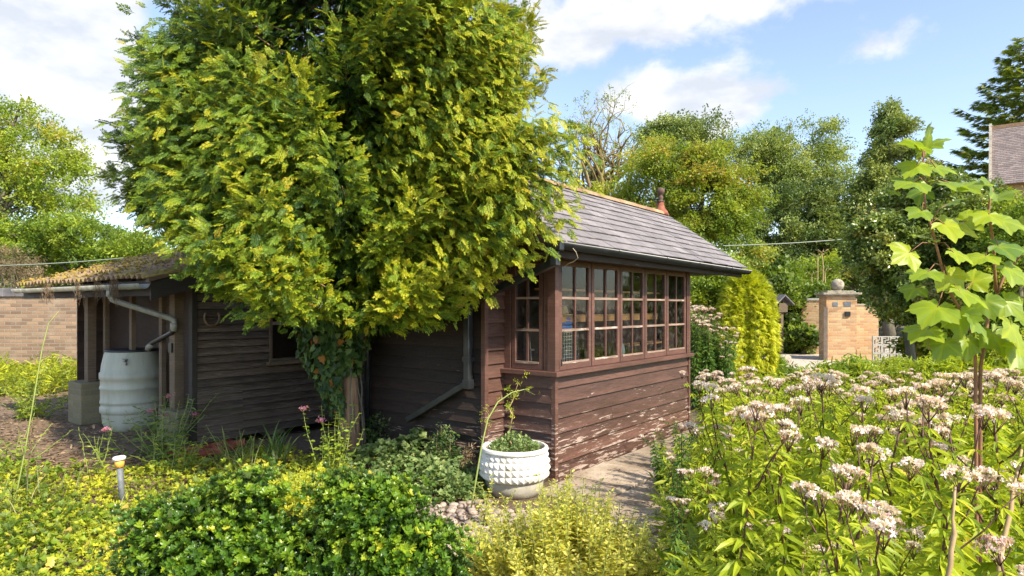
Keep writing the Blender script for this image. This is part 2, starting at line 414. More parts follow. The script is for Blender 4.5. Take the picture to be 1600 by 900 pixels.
# leaf colours (tint 0..1 runs through each ramp)
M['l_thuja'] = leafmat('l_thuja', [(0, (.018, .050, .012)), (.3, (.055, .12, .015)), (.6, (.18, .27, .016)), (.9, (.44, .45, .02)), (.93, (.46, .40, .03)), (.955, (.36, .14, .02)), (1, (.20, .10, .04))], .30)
M['l_lime'] = leafmat('l_lime', [(0, (.08, .15, .015)), (.5, (.26, .37, .03)), (.9, (.46, .52, .05)), (1, (.5, .42, .08))], .42)
M['l_mid'] = leafmat('l_mid', [(0, (.05, .095, .014)), (.5, (.17, .26, .022)), (.9, (.36, .41, .035)), (1, (.42, .32, .06))], .38)
M['l_laurel'] = leafmat('l_laurel', [(0, (.05, .095, .02)), (.5, (.17, .25, .045)), (.9, (.34, .40, .10)), (1, (.40, .30, .10))], .32, .3, .6)
M['l_pale'] = leafmat('l_pale', [(0, (.13, .19, .05)), (.5, (.26, .34, .09)), (1, (.44, .48, .15))], .42)
M['l_dark'] = leafmat('l_dark', [(0, (.05, .09, .022)), (.5, (.14, .21, .04)), (1, (.33, .38, .09))], .28)
M['l_ivy'] = leafmat('l_ivy', [(0, (.022, .052, .016)), (.5, (.06, .12, .028)), (.9, (.16, .24, .06)), (.94, (.16, .24, .06)), (.96, (.36, .16, .04)), (1, (.36, .16, .04))], .25)
M['l_gold'] = leafmat('l_gold', [(0, (.20, .26, .015)), (.5, (.45, .50, .02)), (1, (.66, .64, .05))], .35)
M['l_jenny'] = leafmat('l_jenny', [(0, (.16, .22, .015)), (.5, (.42, .47, .025)), (.85, (.66, .65, .05)), (1, (.64, .48, .10))], .38)
M['l_box'] = leafmat('l_box', [(0, (.030, .075, .008)), (.45, (.09, .19, .014)), (.8, (.24, .36, .022)), (1, (.50, .50, .04))], .30, .32, .45)
M['l_geran'] = leafmat('l_geran', [(0, (.07, .13, .035)), (.5, (.19, .28, .085)), (.92, (.34, .42, .15)), (1, (.34, .20, .07))], .30, .5)
M['l_agri'] = leafmat('l_agri', [(0, (.14, .22, .016)), (.5, (.38, .47, .03)), (.9, (.58, .60, .04)), (1, (.6, .45, .06))], .45)
M['l_agri_cool'] = leafmat('l_agri_cool', [(0, (.035, .085, .018)), (.5, (.10, .20, .035)), (1, (.24, .34, .07))], .38)
M['l_syc'] = leafmat('l_syc', [(0, (.14, .24, .045)), (.5, (.30, .40, .03)), (1, (.48, .52, .035))], .45, .4)
M['l_gyel'] = leafmat('l_gyel', [(0, (.34, .37, .04)), (.5, (.58, .57, .09)), (1, (.74, .66, .20))], .4)
M['l_litter'] = leafmat('l_litter', [(0, (.08, .045, .025)), (.5, (.22, .14, .08)), (1, (.42, .30, .19))], .1, .9)
M['l_grass'] = leafmat('l_grass', [(0, (.10, .15, .02)), (.5, (.26, .30, .04)), (1, (.55, .46, .20))], .35)
M['petal'] = leafmat('petal', [(0, (.66, .47, .47)), (.3, (.82, .67, .69)), (1, (.93, .87, .87))], .3, .7)
M['bract'] = leafmat('bract', [(0, (.30, .17, .10)), (1, (.50, .33, .17))], .2, .8)
M['petal_pink'] = leafmat('petal_pink', [(0, (.55, .16, .28)), (1, (.78, .38, .48))], .3, .7)

# ------------------------------------------------------------------ foliage templates
def tpl(verts, faces):
    return (np.array(verts, float), np.concatenate([np.array(f) for f in faces]), np.array([len(f) for f in faces]))
def tcat(parts):
    V = []; L = []; T = []; n = 0
    for v, l, t in parts: V.append(v); L.append(l + n); T.append(t); n += len(v)
    return (np.concatenate(V), np.concatenate(L), np.concatenate(T))
def rotm(a, b, c):
    return np.array(Matrix.Rotation(a, 3, 'X') @ Matrix.Rotation(b, 3, 'Y') @ Matrix.Rotation(c, 3, 'Z'))
def txf(t, Rm=None, s=1.0, p=(0, 0, 0)):
    V = t[0] * s
    if Rm is not None: V = V @ np.array(Rm).T
    return (V + np.array(p), t[1], t[2])

OVAL = tpl([(0,0,0),(.5,0,-.06),(1,0,-.03),(.42,.25,.03),(.42,-.25,.03),(.78,.17,.0),(.78,-.17,.0)],
           [(0,1,3),(1,2,5,3),(0,4,1),(1,4,6,2)])
LANCE = tpl([(0,0,0),(.45,0,-.03),(1,0,-.16),(.35,.115,.02),(.35,-.115,.02),(.7,.08,-.03),(.7,-.08,-.03)],
            [(0,1,3),(1,2,5,3),(0,4,1),(1,4,6,2)])
RHOMB = tpl([(0,0,0),(.5,-.3,.04),(1,0,-.05),(.5,.3,.04)], [(0,1,2,3)])
def ivy_leaf():
    p = [(0,0),(-.12,.28),(.1,.46),(.38,.34),(.5,.42),(.62,.22),(1,0)]
    v = [(x, y, .06 * abs(y) * 2) for x, y in p] + [(x, -y, .06 * abs(y) * 2) for x, y in p[1:-1]] + [(.4, 0, -.03)]
    c = len(v) - 1; ring = [0,1,2,3,4,5,6,11,10,9,8,7]
    return tpl(v, [(ring[i], c, ring[(i+1) % 12]) for i in range(12)])
IVY = ivy_leaf()
def syc_leaf():
    """five lobes with coarse teeth, gently folded and drooping at the tips"""
    pts = []
    lobes = [(-128, .50), (-62, .86), (0, 1.0), (62, .86), (128, .50)]
    sin = [(-160, .26), (-95, .58), (-31, .66), (31, .66), (95, .58), (160, .26)]
    for i, (a, r) in enumerate(lobes):
        a0, r0 = sin[i]; a1, r1 = sin[i+1]
        pts += [(a0, r0), (a0 * .6 + a * .4, r0 * .5 + r * .44), (a0 * .42 + a * .58, r * .86), (a0*.25 + a*.75, r * .84), (a, r),
                (a1*.25 + a*.75, r * .84), (a1 * .42 + a * .58, r * .86), (a1 * .6 + a * .4, r1 * .5 + r * .44)]
    pts.append(sin[-1])
    V = [(.0, 0, 0)]; mids = []
    for a, r in pts:
        t = math.radians(a); x, y = r * math.cos(t), r * math.sin(t)
        vein = min(abs(a - l[0]) for l in lobes)
        V.append((x + .0, y, -.20 * r * r + .0026 * min(vein, 30) + .03 * math.sin(a * .21)))
    n = len(pts); fc = []
    # inner ring for shape
    for a, r in pts:
        t = math.radians(a); r2 = r * .5; vein = min(abs(a - l[0]) for l in lobes)
        V.append((r2 * math.cos(t), r2 * math.sin(t), -.04 * r2 + .0016 * min(vein, 30)))
    for i in range(1, n):
        fc.append((0, n + i, n + i + 1)); fc.append((n + i, i, i + 1, n + i + 1))
    return tpl(V, fc)
SYC = syc_leaf()
_a = np.degrees(np.arctan2(SYC[0][:, 1], SYC[0][:, 0])); SYC_VT = np.where(np.min(np.abs(_a[:, None] - np.array([-128, -62, 0, 62, 128])), axis=1) < 6, .20, -.10)
def frond(seed):
    r = np.random.RandomState(seed); parts = []
    def blade(p, a, l, w):
        c, s_ = math.cos(a), math.sin(a)
        def q(x, y): return (p[0] + x*c - y*s_, p[1] + x*s_ + y*c, 0)
        parts.append(tpl([q(0, 0), q(l*.5, -w*.5), q(l, 0), q(l*.5, w*.5)], [(0,1,2,3)]))
    blade((0, 0), 0, 1.0, .065)
    k = 5
    for i in range(k):
        for sd_ in (1, -1):
            x = .08 + .84 * (i + (.2 if sd_ > 0 else .65)) / k; l = (.62 - .42 * x) * r.uniform(.75, 1.15)
            a = sd_ * math.radians(r.uniform(30, 44)); blade((x, 0), a, l, .07)
            for j in (.30, .62):
                q = (x + l*j*math.cos(a), l*j*math.sin(a))
                blade(q, a + sd_ * .50, l * .50 * (1.2 - j), .06); blade(q, a - sd_ * .50, l * .50 * (1.2 - j), .06)
    t = tcat(parts); V = t[0]
    V[:, 1] *= .82; V[:, 2] = -.28 * V[:, 0] ** 2 - .5 * V[:, 1] ** 2 + r.uniform(-.03, .03, len(V))
    return t
FRONDS = [frond(i) for i in range(3)]
def frond_lite(seed):
    r = np.random.RandomState(seed); parts = []
    for i in range(7):
        a = math.radians(-39 + 13 * i + r.uniform(-5, 5)); l = (1 - .35 * abs(i - 3) / 3) * r.uniform(.8, 1.05); c, s_ = math.cos(a), math.sin(a); w = .095
        x0 = .12
        parts.append(tpl([(x0*abs(s_), 0, 0), (l*.55*c + w*.5*s_, l*.55*s_ - w*.5*c, -.06), (l*c, l*s_, -.2), (l*.55*c - w*.5*s_, l*.55*s_ + w*.5*c, -.06)], [(0,1,2,3)]))
    return tcat(parts)
FROND_LITE = [frond_lite(i) for i in range(3)]
def clump(seed, leaf, n=10, size=.42, spread=1.0):
    r = np.random.RandomState(seed); parts = []
    for i in range(n):
        d = r.normal(size=3); d /= np.linalg.norm(d); p = d * r.uniform(.1, 1) ** .6 * spread * .7
        parts.append(txf(leaf, rotm(r.uniform(-.9, .9), r.uniform(-.7, .9), r.uniform(0, 6.28)), size * r.uniform(.7, 1.2), p))
    return tcat(parts)
CL_OVAL = [clump(i, OVAL, 9, .5) for i in range(4)]
CL_RH = [clump(10 + i, RHOMB, 10, .46) for i in range(4)]
CL_LANCE = [clump(20 + i, LANCE, 9, .75) for i in range(4)]
CL_IVY = [clump(30 + i, IVY, 7, .55) for i in range(3)]
def rosette(seed, leaf, n, size, tilt=(.1, .9)):
    r = np.random.RandomState(seed); parts = []
    for i in range(n):
        a = i * 2.4 + r.uniform(-.3, .3)
        parts.append(txf(leaf, np.array(Matrix.Rotation(a, 3, 'Z') @ Matrix.Rotation(-r.uniform(*tilt), 3, 'Y') @ Matrix.Rotation(r.uniform(-.3, .3), 3, 'X')), size * r.uniform(.7, 1.1), (0, 0, .04 * i)))
    return tcat(parts)

def unit(v): return v / (np.linalg.norm(v, axis=-1, keepdims=True) + 1e-9)
def frames(D, up=None, roll=.4):
    """rotation matrices whose x axis is D and whose z axis leans to up, with random roll"""
    D = unit(np.asarray(D, float)); n = len(D)
    U = np.tile(np.array([0, 0, 1.]), (n, 1)) if up is None else unit(np.asarray(up, float))
    U = unit(U + R.normal(size=(n, 3)) * roll)
    Yv = unit(np.cross(U, D)); Z = np.cross(D, Yv)
    return np.stack([D, Yv, Z], axis=2)
def rframes(n, up=.8):
    D = R.normal(size=(n, 3)); D[:, 2] *= .5
    return frames(D, None, up)
def scatter(mb, tpls, P, Rm, S, T, vts=None):
    k = len(tpls); idx = R.randint(0, k, len(P))
    for i in range(k):
        q = idx == i; mb.inst(tpls[i], P[q], Rm[q], np.asarray(S)[q], np.asarray(T)[q], None if vts is None else vts[i])
    return mb
def wander(a, b, k=6, w=.08):
    a, b = np.array(a, float), np.array(b, float); L_ = np.linalg.norm(b - a)
    off = np.cumsum(R.normal(size=(k + 1, 3)) * w * L_ / k, axis=0); t = np.linspace(0, 1, k + 1)[:, None]
    off -= t * off[-1]; off[0] = 0
    return a + (b - a) * t + off

def lobes_px(lst, Y, dep=1.0):
    out = []
    for it in lst:
        px, py, rx, ry = it[:4]; dy = it[4] if len(it) > 4 else 0
        c = W(px, py, Y + dy); s = (Y + dy) / F
        out.append((np.array(c), np.array([rx * s, (rx + ry) / 2 * s * dep, ry * s])))
    return out

def crown_points(lobes, ncl, per, cr, shell=.55):
    """cluster centres in the lobes, then points gathered round each centre"""
    vol = np.array([np.prod(r) ** .67 for _, r in lobes]); vol /= vol.sum()
    C = []; 
    for i in R.choice(len(lobes), ncl, p=vol):
        c, r = lobes[i]; d = R.normal(size=3); d /= np.linalg.norm(d)
        C.append(c + d * r * (shell + (1 - shell) * R.uniform() ** .6) * R.uniform(.85, 1.08))
    C = np.array(C)
    idx = np.repeat(np.arange(ncl), per); n = len(idx)
    sz = R.uniform(.6, 1.25, ncl)[idx][:, None]
    P = C[idx] + R.normal(size=(n, 3)) * np.array([1, 1, .55]) * cr * sz * .52
    return C, P, idx

def tree(name, label, cat, px, Y, lobes, lmat, tpls, ncl=80, per=40, cr=.5, ls=.2, bark='bark', trunk_r=.15, limbs=16,
         tlo=.15, thi=.9, lean=0, shell=.5, group=None, top=None, zmin=None, forks=0):
    base = Vector(((px - 800) / F * Y, Y, 0))
    root = thing(name, label, cat, base, 0, group)
    bx = np.array(base)
    C, P, idx = crown_points(lobes, ncl, per, cr, shell)
    if zmin is not None: k = P[:, 2] > zmin; P = P[k]; idx = idx[k]
    cen = np.mean([c for c, r in lobes], axis=0); ztop = max(c[2] + r[2] * .75 for c, r in lobes)
    apex = np.array([cen[0] + lean, cen[1], ztop if top is None else top])
    tr = MB(); path = wander(bx, apex, 9, .10)
    path[0] = bx
    tr.tube(path - bx, [trunk_r * (1 - .85 * i / 9) for i in range(10)], 8)
    order = R.permutation(len(C))[:limbs]
    for i in order:
        zt = min(C[i][2] - R.uniform(.1, .4) * abs(C[i][2] - bx[2]), ztop * .95)
        k = np.argmin(abs(path[:, 2] - max(zt, .15 * ztop)))
        k = max(1, min(k, 8)); a = path[k]; lp = wander(a, C[i], 6, .35); r0 = trunk_r * (1 - .85 * k / 9) * .6
        tr.tube(lp - bx, [max(.006, r0 * (1 - .9 * j / 6)) for j in range(7)], 5)
        for q in range(forks):
            s_ = lp[R.randint(2, 6)]; e = s_ + unit(R.normal(size=3) + np.array([0, 0, .5]) + unit(C[i] - a)) * R.uniform(.4, 1.0) * cr * 2
            tr.tube(wander(s_, e, 4, .4) - bx, [max(.004, r0 * .35 * (1 - .8 * j / 4)) for j in range(5)], 4)
    tr.build('trunk', M[bark], root, True)
    mb = MB(); n = len(P)
    D = unit(P - cen) + R.normal(size=(n, 3)) * .7; D[:, 2] -= .15
    T = np.clip(R.uniform(tlo, thi, ncl)[idx] + R.normal(size=n) * .10, 0, .995)
    scatter(mb, tpls, P - bx, frames(D, None, .55), ls * R.uniform(.65, 1.3, n), T)
    mb.build('crown', M[lmat], root)
    return root

def shrub(name, label, cat, px, Y, lobes, lmat, tpls, ncl=60, per=40, cr=.25, ls=.12, tlo=.1, thi=.9, group=None, shell=.35, stems=14, bark='bark', upw=.2, roll=.55):
    base = Vector(((px - 800) / F * Y, Y, 0)); bx = np.array(base)
    root = thing(name, label, cat, base, 0, group)
    C, P, idx = crown_points(lobes, ncl, per, cr, shell)
    k = P[:, 2] > .02; P = P[k]; idx = idx[k]
    st = MB()
    for i in R.permutation(len(C))[:stems]:
        if C[i][2] < .1: continue
        a = bx + np.array([R.uniform(-.1, .1), R.uniform(-.1, .1), 0]); a[:2] = a[:2] * .5 + C[i][:2] * .5 if abs(C[i][0] - bx[0]) > .8 else a[:2]
        st.tube(wander(a, C[i], 5, .15) - bx, [.012, .011, .009, .007, .005, .004], 5)
    st.build('stem', M[bark], root, True)
    cen = np.mean([c for c, r in lobes], axis=0) - np.array([0, 0, .2]); n = len(P); mb = MB()
    D = unit(P - cen) + R.normal(size=(n, 3)) * .6; D[:, 2] += upw
    T = np.clip(R.uniform(tlo, thi, ncl)[idx] + R.normal(size=n) * .10, 0, .995)
    scatter(mb, tpls, P - bx, frames(D, None, roll), ls * R.uniform(.65, 1.3, n), T)
    mb.build('foliage', M[lmat], root)
    return root

# ------------------------------------------------------------------ ground
g = MB(); g.add([(-300, -100, 0), (300, -100, 0), (300, 500, 0), (-300, 500, 0)], [(0, 1, 2, 3)])
tag(g.build('ground', M['soil']), kind='structure')
# uneven bare earth by the open shed
def patch(name, poly, z, mat, kind='structure'):
    m = MB(); m.add([(x, y, z) for x, y in poly], [tuple(range(len(poly)))]); return tag(m.build(name, M[mat]), kind=kind)
patch('earth_yard', [(-7.6, 5.4), (-3.6, 5.0), (-2.2, 5.6), (-2.0, 8.6), (-4.4, 12.5), (-14, 12.6), (-12, 7)], .004, 'dirt')
patch('driveway', [(7.0, 13.8), (9.7, 13.6), (9.6, 17.2), (14, 22.8), (7.5, 23.8), (6.3, 17.5)], .004, 'drive')

# ------------------------------------------------------------------ summerhouse, local frame: x along the long front, y into the building
UA = math.atan2(.7886, .615)
A0 = Vector((.358, 5.515, 0))
U = Vector((.615, .7886, 0)); V_ = Vector((-.7886, .615, 0))
def H2W(x, y, z): return A0 + U * x + V_ * y + Vector((0, 0, z))
house = thing('summerhouse', 'brown weatherboarded summerhouse with a slate roof and a glazed projecting bay', 'summerhouse', A0, UA)

def boards(mb, o, d, nrm, length, z0, z1, pitch, openings=(), topf=None, thick=.02, lap=.004, start=0.0, joints=True, gap=.006):
    """feather-edged boards along d from o, facing nrm; openings are (a0, a1, z0, z1)"""
    o, d, nrm = Vector(o), Vector(d).normalized(), Vector(nrm).normalized()
    z = z0
    while z < z1 - .005:
        zt = min(z + pitch, z1); segs = [(start, length, z, zt)]
        if topf:
            # clip ends by gable line
            xs = [x for x in np.linspace(start, length, 60) if topf(x) > z + .02]
            if not xs: z = zt; continue
            segs = [(xs[0], xs[-1], z, zt)]
        for (a0, a1, c0, c1) in openings:
            ns = []
            for (s0, s1, q0, q1) in segs:
                if a1 <= s0 or a0 >= s1 or c1 <= q0 or c0 >= q1: ns.append((s0, s1, q0, q1)); continue
                if a0 > s0: ns.append((s0, a0, q0, q1))
                if a1 < s1: ns.append((a1, s1, q0, q1))
                m0, m1 = max(a0, s0), min(a1, s1)
                if c0 > q0: ns.append((m0, m1, q0, c0))
                if c1 < q1: ns.append((m0, m1, c1, q1))
            segs = ns
        base_t = R.uniform(.15, .85)
        for (s0, s1, q0, q1) in segs:
            cuts = [s0, s1]
            if joints and s1 - s0 > 1.4 and R.uniform() < .35: cuts = [s0, R.uniform(s0 + .4, s1 - .4), s1]
            for c0, c1 in zip(cuts[:-1], cuts[1:]):
                t = np.clip(base_t + R.uniform(-.1, .1), 0, 1); e = .001 if c1 < s1 else 0; gp = gap if q1 == zt else 0
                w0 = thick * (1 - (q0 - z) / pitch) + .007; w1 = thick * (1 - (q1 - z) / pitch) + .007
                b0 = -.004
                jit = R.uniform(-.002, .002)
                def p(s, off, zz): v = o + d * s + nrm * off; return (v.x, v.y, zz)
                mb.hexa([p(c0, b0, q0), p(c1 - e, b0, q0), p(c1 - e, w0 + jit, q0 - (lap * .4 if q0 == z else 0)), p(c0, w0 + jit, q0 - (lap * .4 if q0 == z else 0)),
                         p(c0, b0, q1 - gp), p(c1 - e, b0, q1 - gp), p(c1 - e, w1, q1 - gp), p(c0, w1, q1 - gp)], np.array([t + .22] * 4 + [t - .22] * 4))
        z = zt

EZ = 2.02                       # eave height
XL, XR = -.47, 4.08             # roof ends
YE, YR, YB = -.30, .8535, 2.55  # eave, ridge, back eave
RZ = 2.842
SL = (RZ - EZ) / (YR - YE)
def roof_z(y): return EZ + (y - YE) * SL if y < YR else RZ - (y - YR) * (RZ - EZ - .15) / (YB - YR)
BX = 2.871; BD = .5505; ML = -.271; MD = 2.10     # bay length, bay depth, main wall left, depth
SZ0, WZ0, WZ1 = .925, .965, 1.915                   # sill, window bottom and top
# lower front of the bay
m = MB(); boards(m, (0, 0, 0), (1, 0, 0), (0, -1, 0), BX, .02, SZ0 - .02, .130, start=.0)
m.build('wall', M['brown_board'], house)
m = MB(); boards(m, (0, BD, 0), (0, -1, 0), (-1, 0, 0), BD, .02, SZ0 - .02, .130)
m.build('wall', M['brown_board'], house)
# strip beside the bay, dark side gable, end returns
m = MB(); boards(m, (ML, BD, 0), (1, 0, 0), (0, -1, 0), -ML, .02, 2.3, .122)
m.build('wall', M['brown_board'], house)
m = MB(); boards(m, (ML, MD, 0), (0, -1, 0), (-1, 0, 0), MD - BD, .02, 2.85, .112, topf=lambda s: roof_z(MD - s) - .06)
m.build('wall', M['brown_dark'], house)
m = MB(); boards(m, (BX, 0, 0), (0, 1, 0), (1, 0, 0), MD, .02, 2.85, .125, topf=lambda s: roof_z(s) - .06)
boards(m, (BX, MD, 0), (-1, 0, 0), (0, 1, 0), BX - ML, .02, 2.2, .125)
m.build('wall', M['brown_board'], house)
# inner linings so the room is closed and dark
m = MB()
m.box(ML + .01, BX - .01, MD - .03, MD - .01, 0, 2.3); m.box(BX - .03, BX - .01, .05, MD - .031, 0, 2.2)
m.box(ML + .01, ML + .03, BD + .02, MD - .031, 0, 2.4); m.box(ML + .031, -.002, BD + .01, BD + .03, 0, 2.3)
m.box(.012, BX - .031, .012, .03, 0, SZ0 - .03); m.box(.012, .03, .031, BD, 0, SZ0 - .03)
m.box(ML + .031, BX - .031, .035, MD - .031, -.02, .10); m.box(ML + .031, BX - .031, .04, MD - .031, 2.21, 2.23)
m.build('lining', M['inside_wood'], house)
# corner boards
for nm, a in (('corner_board', (-.022, .022, -.034, .010, .0, SZ0 - .022)), ('corner_board', (BX - .012, BX + .034, -.034, .010, 0, 2.0)),
              ('corner_board', (ML - .035, ML + .012, BD - .036, BD + .012, 0, 2.32))):
    MB().box(*a, .55).build(nm, M['brown_trim'], house, bevel=.003)
# plinth board along the front
MB().box(.0225, BX - .0125, -.038, -.006, .0, .10, .35).build('plinth_board', M['brown_board'], house)
# sill
m = MB(); m.box(-.075, BX + .03, -.085, .03, SZ0 - .018, SZ0 + .022, .5); m.box(-.075, .03, .0305, BD + .02, SZ0 - .018, SZ0 + .022, .5)
m.build('window_sill', M['brown_trim'], house, bevel=.004)
# posts and head of the glazed part
m = MB(); m.box(-.022, .040, -.034, .05, SZ0 + .022, 2.02, .7); m.build('post', M['brown_trim'], house, bevel=.003)
m = MB(); m.box(BX - .05, BX - .013, -.030, .04, SZ0 + .022, 2.02, .6)
m.build('post', M['brown_trim'], house, bevel=.003)
m = MB(); m.box(.040, BX - .05, -.026, .04, WZ1, 2.10, .5); m.box(-.018, .04, .051, BD, WZ1, 2.10, .5); m.box(ML - .02, 0.04, BD - .004, BD + .04, 2.0, 2.3, .4)
m.build('head_board', M['brown_trim'], house)
m = MB(); m.box(-.016, .03, .46, BD + .02, SZ0 + .022, WZ1, .4); m.build('post', M['brown_trim'], house, bevel=.003)
m = MB(); m.box(-.016, .03, .0505, .095, SZ0 + .022, WZ1, .4)
m.build('post', M['brown_trim'], house, bevel=.003)

def casement(x0, x1, along='x', y=-.012, z0=WZ0 - .015, z1=WZ1 - .003, cols=2, rows=3, fr=.048):
    """window > pane, glazing_bar; along x on the front or along y on the side"""
    def bx(mb, a0, a1, d0, d1, q0, q1, t=.5):
        if along == 'x': mb.box(a0, a1, y + d0, y + d1, q0, q1, t)
        else: mb.box(y + d0, y + d1, a0, a1, q0, q1, t)
    t = R.uniform(.4, .8)
    f = MB(); g_ = .004
    bx(f, x0 + g_, x0 + fr, -.008, .03, z0, z1, t); bx(f, x1 - fr, x1 - g_, -.008, .03, z0, z1, t)
    bx(f, x0 + fr, x1 - fr, -.008, .03, z0, z0 + fr * 1.35, t); bx(f, x0 + fr, x1 - fr, -.008, .03, z1 - fr, z1, t)
    w = f.build('window', M['brown_trim'], house, bevel=.003)
    a0, a1, b0, b1 = x0 + fr, x1 - fr, z0 + fr * 1.35, z1 - fr
    v = MB()
    for i in range(1, cols):
        c = a0 + (a1 - a0) * i / cols; bx(v, c - .010, c + .010, -.004, .022, b0, b1, .5)
    v.build('glazing_bar', M['brown_trim'], w)
    for j in range(1, rows):
        c = b0 + (b1 - b0) * j / rows; q = MB(); bx(q, a0, a1, -.007, .020, c - .0105, c + .0105, R.uniform(.3, .9))
        q.build('glazing_bar', M['peeling_bar'], w)
    q = MB(); bx(q, a0, a1, -.012, .012, b0 - .012, b0 + .006, .6); q.build('bottom_bead', M['peeling_bar'], w)
    p = MB(); ly_ = y + .009
    if along == 'x': p.add([(a0, ly_, b0), (a1, ly_, b0), (a1, ly_, b1), (a0, ly_, b1)], [(0, 1, 2, 3)])
    else: p.add([(ly_, a1, b0), (ly_, a0, b0), (ly_, a0, b1), (ly_, a1, b1)], [(0, 1, 2, 3)])
    p.build('pane', M['glass'], w)
    return w
wx = np.linspace(.052, BX - .062, 6)
for i in range(5): casement(wx[i] + .004, wx[i + 1] - .004)
casement(.10, .455, along='y', y=-.004)
for i in range(1, 5): MB().box(wx[i] - .0035, wx[i] + .0035, -.016, .03, SZ0 + .022, WZ1, .2).build('mullion', M['brown_dark'], house)
for zz in (1.02, 1.83):
    MB().tube([(.056, -.045, zz - .03), (.056, -.045, zz + .03)], .006, 8).build('hinge', M['black_plastic'], house)

# roof: slates laid in courses
def slates():
    mb = MB(); sl = math.hypot(YR - YE, RZ - EZ); exp = .142; ny, nz_ = (YR - YE) / sl, (RZ - EZ) / sl
    rows = int(sl / exp) + 1
    for r in range(rows):
        s0 = -.035 + r * exp; x = XL - (0 if r % 2 else .13); n0 = np.array([0, -nz_, ny])
        while x < XR - .01:
            x1 = min(x + .262 * R.uniform(.99, 1.01), XR); xa = max(x, XL); 
            if x1 - xa > .02:
                L0 = s0 + R.uniform(-.004, .004); L1 = min(s0 + exp * 1.9, sl)
                lift = .016 + R.uniform(0, .005); g_ = .0022
                def p(xx, s, h): return (xx, YE + ny * s + n0[1] * h, EZ + nz_ * s + n0[2] * h)
                lo, hi = lift + .0065, lift
                mb.hexa([p(xa + g_, L0, lo - .001), p(x1 - g_, L0, lo - .001 + R.uniform(-.001, .001)), p(x1 - g_, L1, .001), p(xa + g_, L1, .001),
                         p(xa + g_, L0, lo + .007), p(x1 - g_, L0, lo + .007), p(x1 - g_, L1, .008), p(xa + g_, L1, .008)], float(np.clip(R.normal(.5, .22), 0, 1)))
            x = x1
    return mb
slates().build('roof_slates', M['slate'], house)
m = MB()   # roof deck, soffit and back slope
def zz(y): return roof_z(y)
m.hexa([(XL + .03, YE + .02, EZ - .02), (XR - .03, YE + .02, EZ - .02), (XR - .03, YR, RZ - .03), (XL + .03, YR, RZ - .03),
        (XL + .03, YE + .02, EZ + .012), (XR - .03, YE + .02, EZ + .012), (XR - .03, YR, RZ - .002), (XL + .03, YR, RZ - .002)])
m.build('roof_deck', M['brown_dark'], house)
m = MB(); m.hexa([(XL, YR + .001, RZ - .03), (XR, YR + .001, RZ - .03), (XR, YB, zz(YB) - .03), (XL, YB, zz(YB) - .03),
        (XL, YR + .001, RZ + .005), (XR, YR + .001, RZ + .005), (XR, YB, zz(YB) + .005), (XL, YB, zz(YB) + .005)])
m.build('back_roof_slope', M['slate'], house)
m = MB(); m.box(XL + .04, XR - .05, YE + .045, -.001, EZ - .085, EZ - .07, .4); m.box(BX + .04, XR - .05, .0, .4, EZ - .085, EZ - .07, .4)
m.build('soffit', M['brown_dark'], house)
m = MB(); m.box(XL + .035, XR - .045, YE + .02, YE + .043, EZ - .125, EZ + .004, .4)
m.build('fascia', M['brown_dark'], house)
for x in (XL + .005, XR - .03):
    m = MB(); m.hexa([(x, YE + .045, EZ - .11), (x + .024, YE + .045, EZ - .11), (x + .024, YR, RZ - .14), (x, YR, RZ - .14),
                      (x, YE + .045, EZ + .008), (x + .024, YE + .045, EZ + .008), (x + .024, YR, RZ - .004), (x, YR, RZ - .004)], .4)
    m.hexa([(x, YR + .002, RZ - .14), (x + .024, YR + .002, RZ - .14), (x + .024, YB, zz(YB) - .14), (x, YB, zz(YB) - .14),
            (x, YR + .002, RZ - .035), (x + .024, YR + .002, RZ - .035), (x + .024, YB, zz(YB) - .035), (x, YB, zz(YB) - .035)], .4)
    m.build('bargeboard', M['brown_dark'], house)
# ridge tiles: half-round clay pieces
m = MB(); x = XL - .01; k = 0
while x < XR - .02:
    x1 = min(x + .45, XR + .0); rr = .058 + .003 * (k % 2); v = []; f = []
    for e, xx in enumerate((x + .002, x1 - .002)):
        for j in range(9):
            a = math.pi * j / 8; v.append((xx, YR + rr * 1.5 * math.cos(a), RZ - .022 + rr * math.sin(a) * 1.05))
    for j in range(8): f.append((j, j + 1, 9 + j + 1, 9 + j))
    f.append(tuple(range(8, -1, -1))); f.append(tuple(range(9, 18)))
    m.add(v, f, R.uniform(.3, .8)); x = x1; k += 1
m.build('ridge_tiles', M['clay'], house, True)
fin = MB().lathe([(.115, -.03), (.10, .02), (.062, .07), (.045, .13), (.047, .15), (.03, .155)], (XR - .10, YR, RZ + .005), 20)
fo = fin.build('finial', M['terracotta'], house, True)
MB().lathe([(.052, .155), (.060, .17), (.030, .18), (.026, .20), (.040, .225), (.026, .25), (.022, .262), (.042, .275), (.055, .30), (.057, .32), (.05, .345), (.03, .362), (.008, .37)],
           (XR - .10, YR, RZ + .005), 20).build('finial_ball', M['finial_stone'], fo, True)

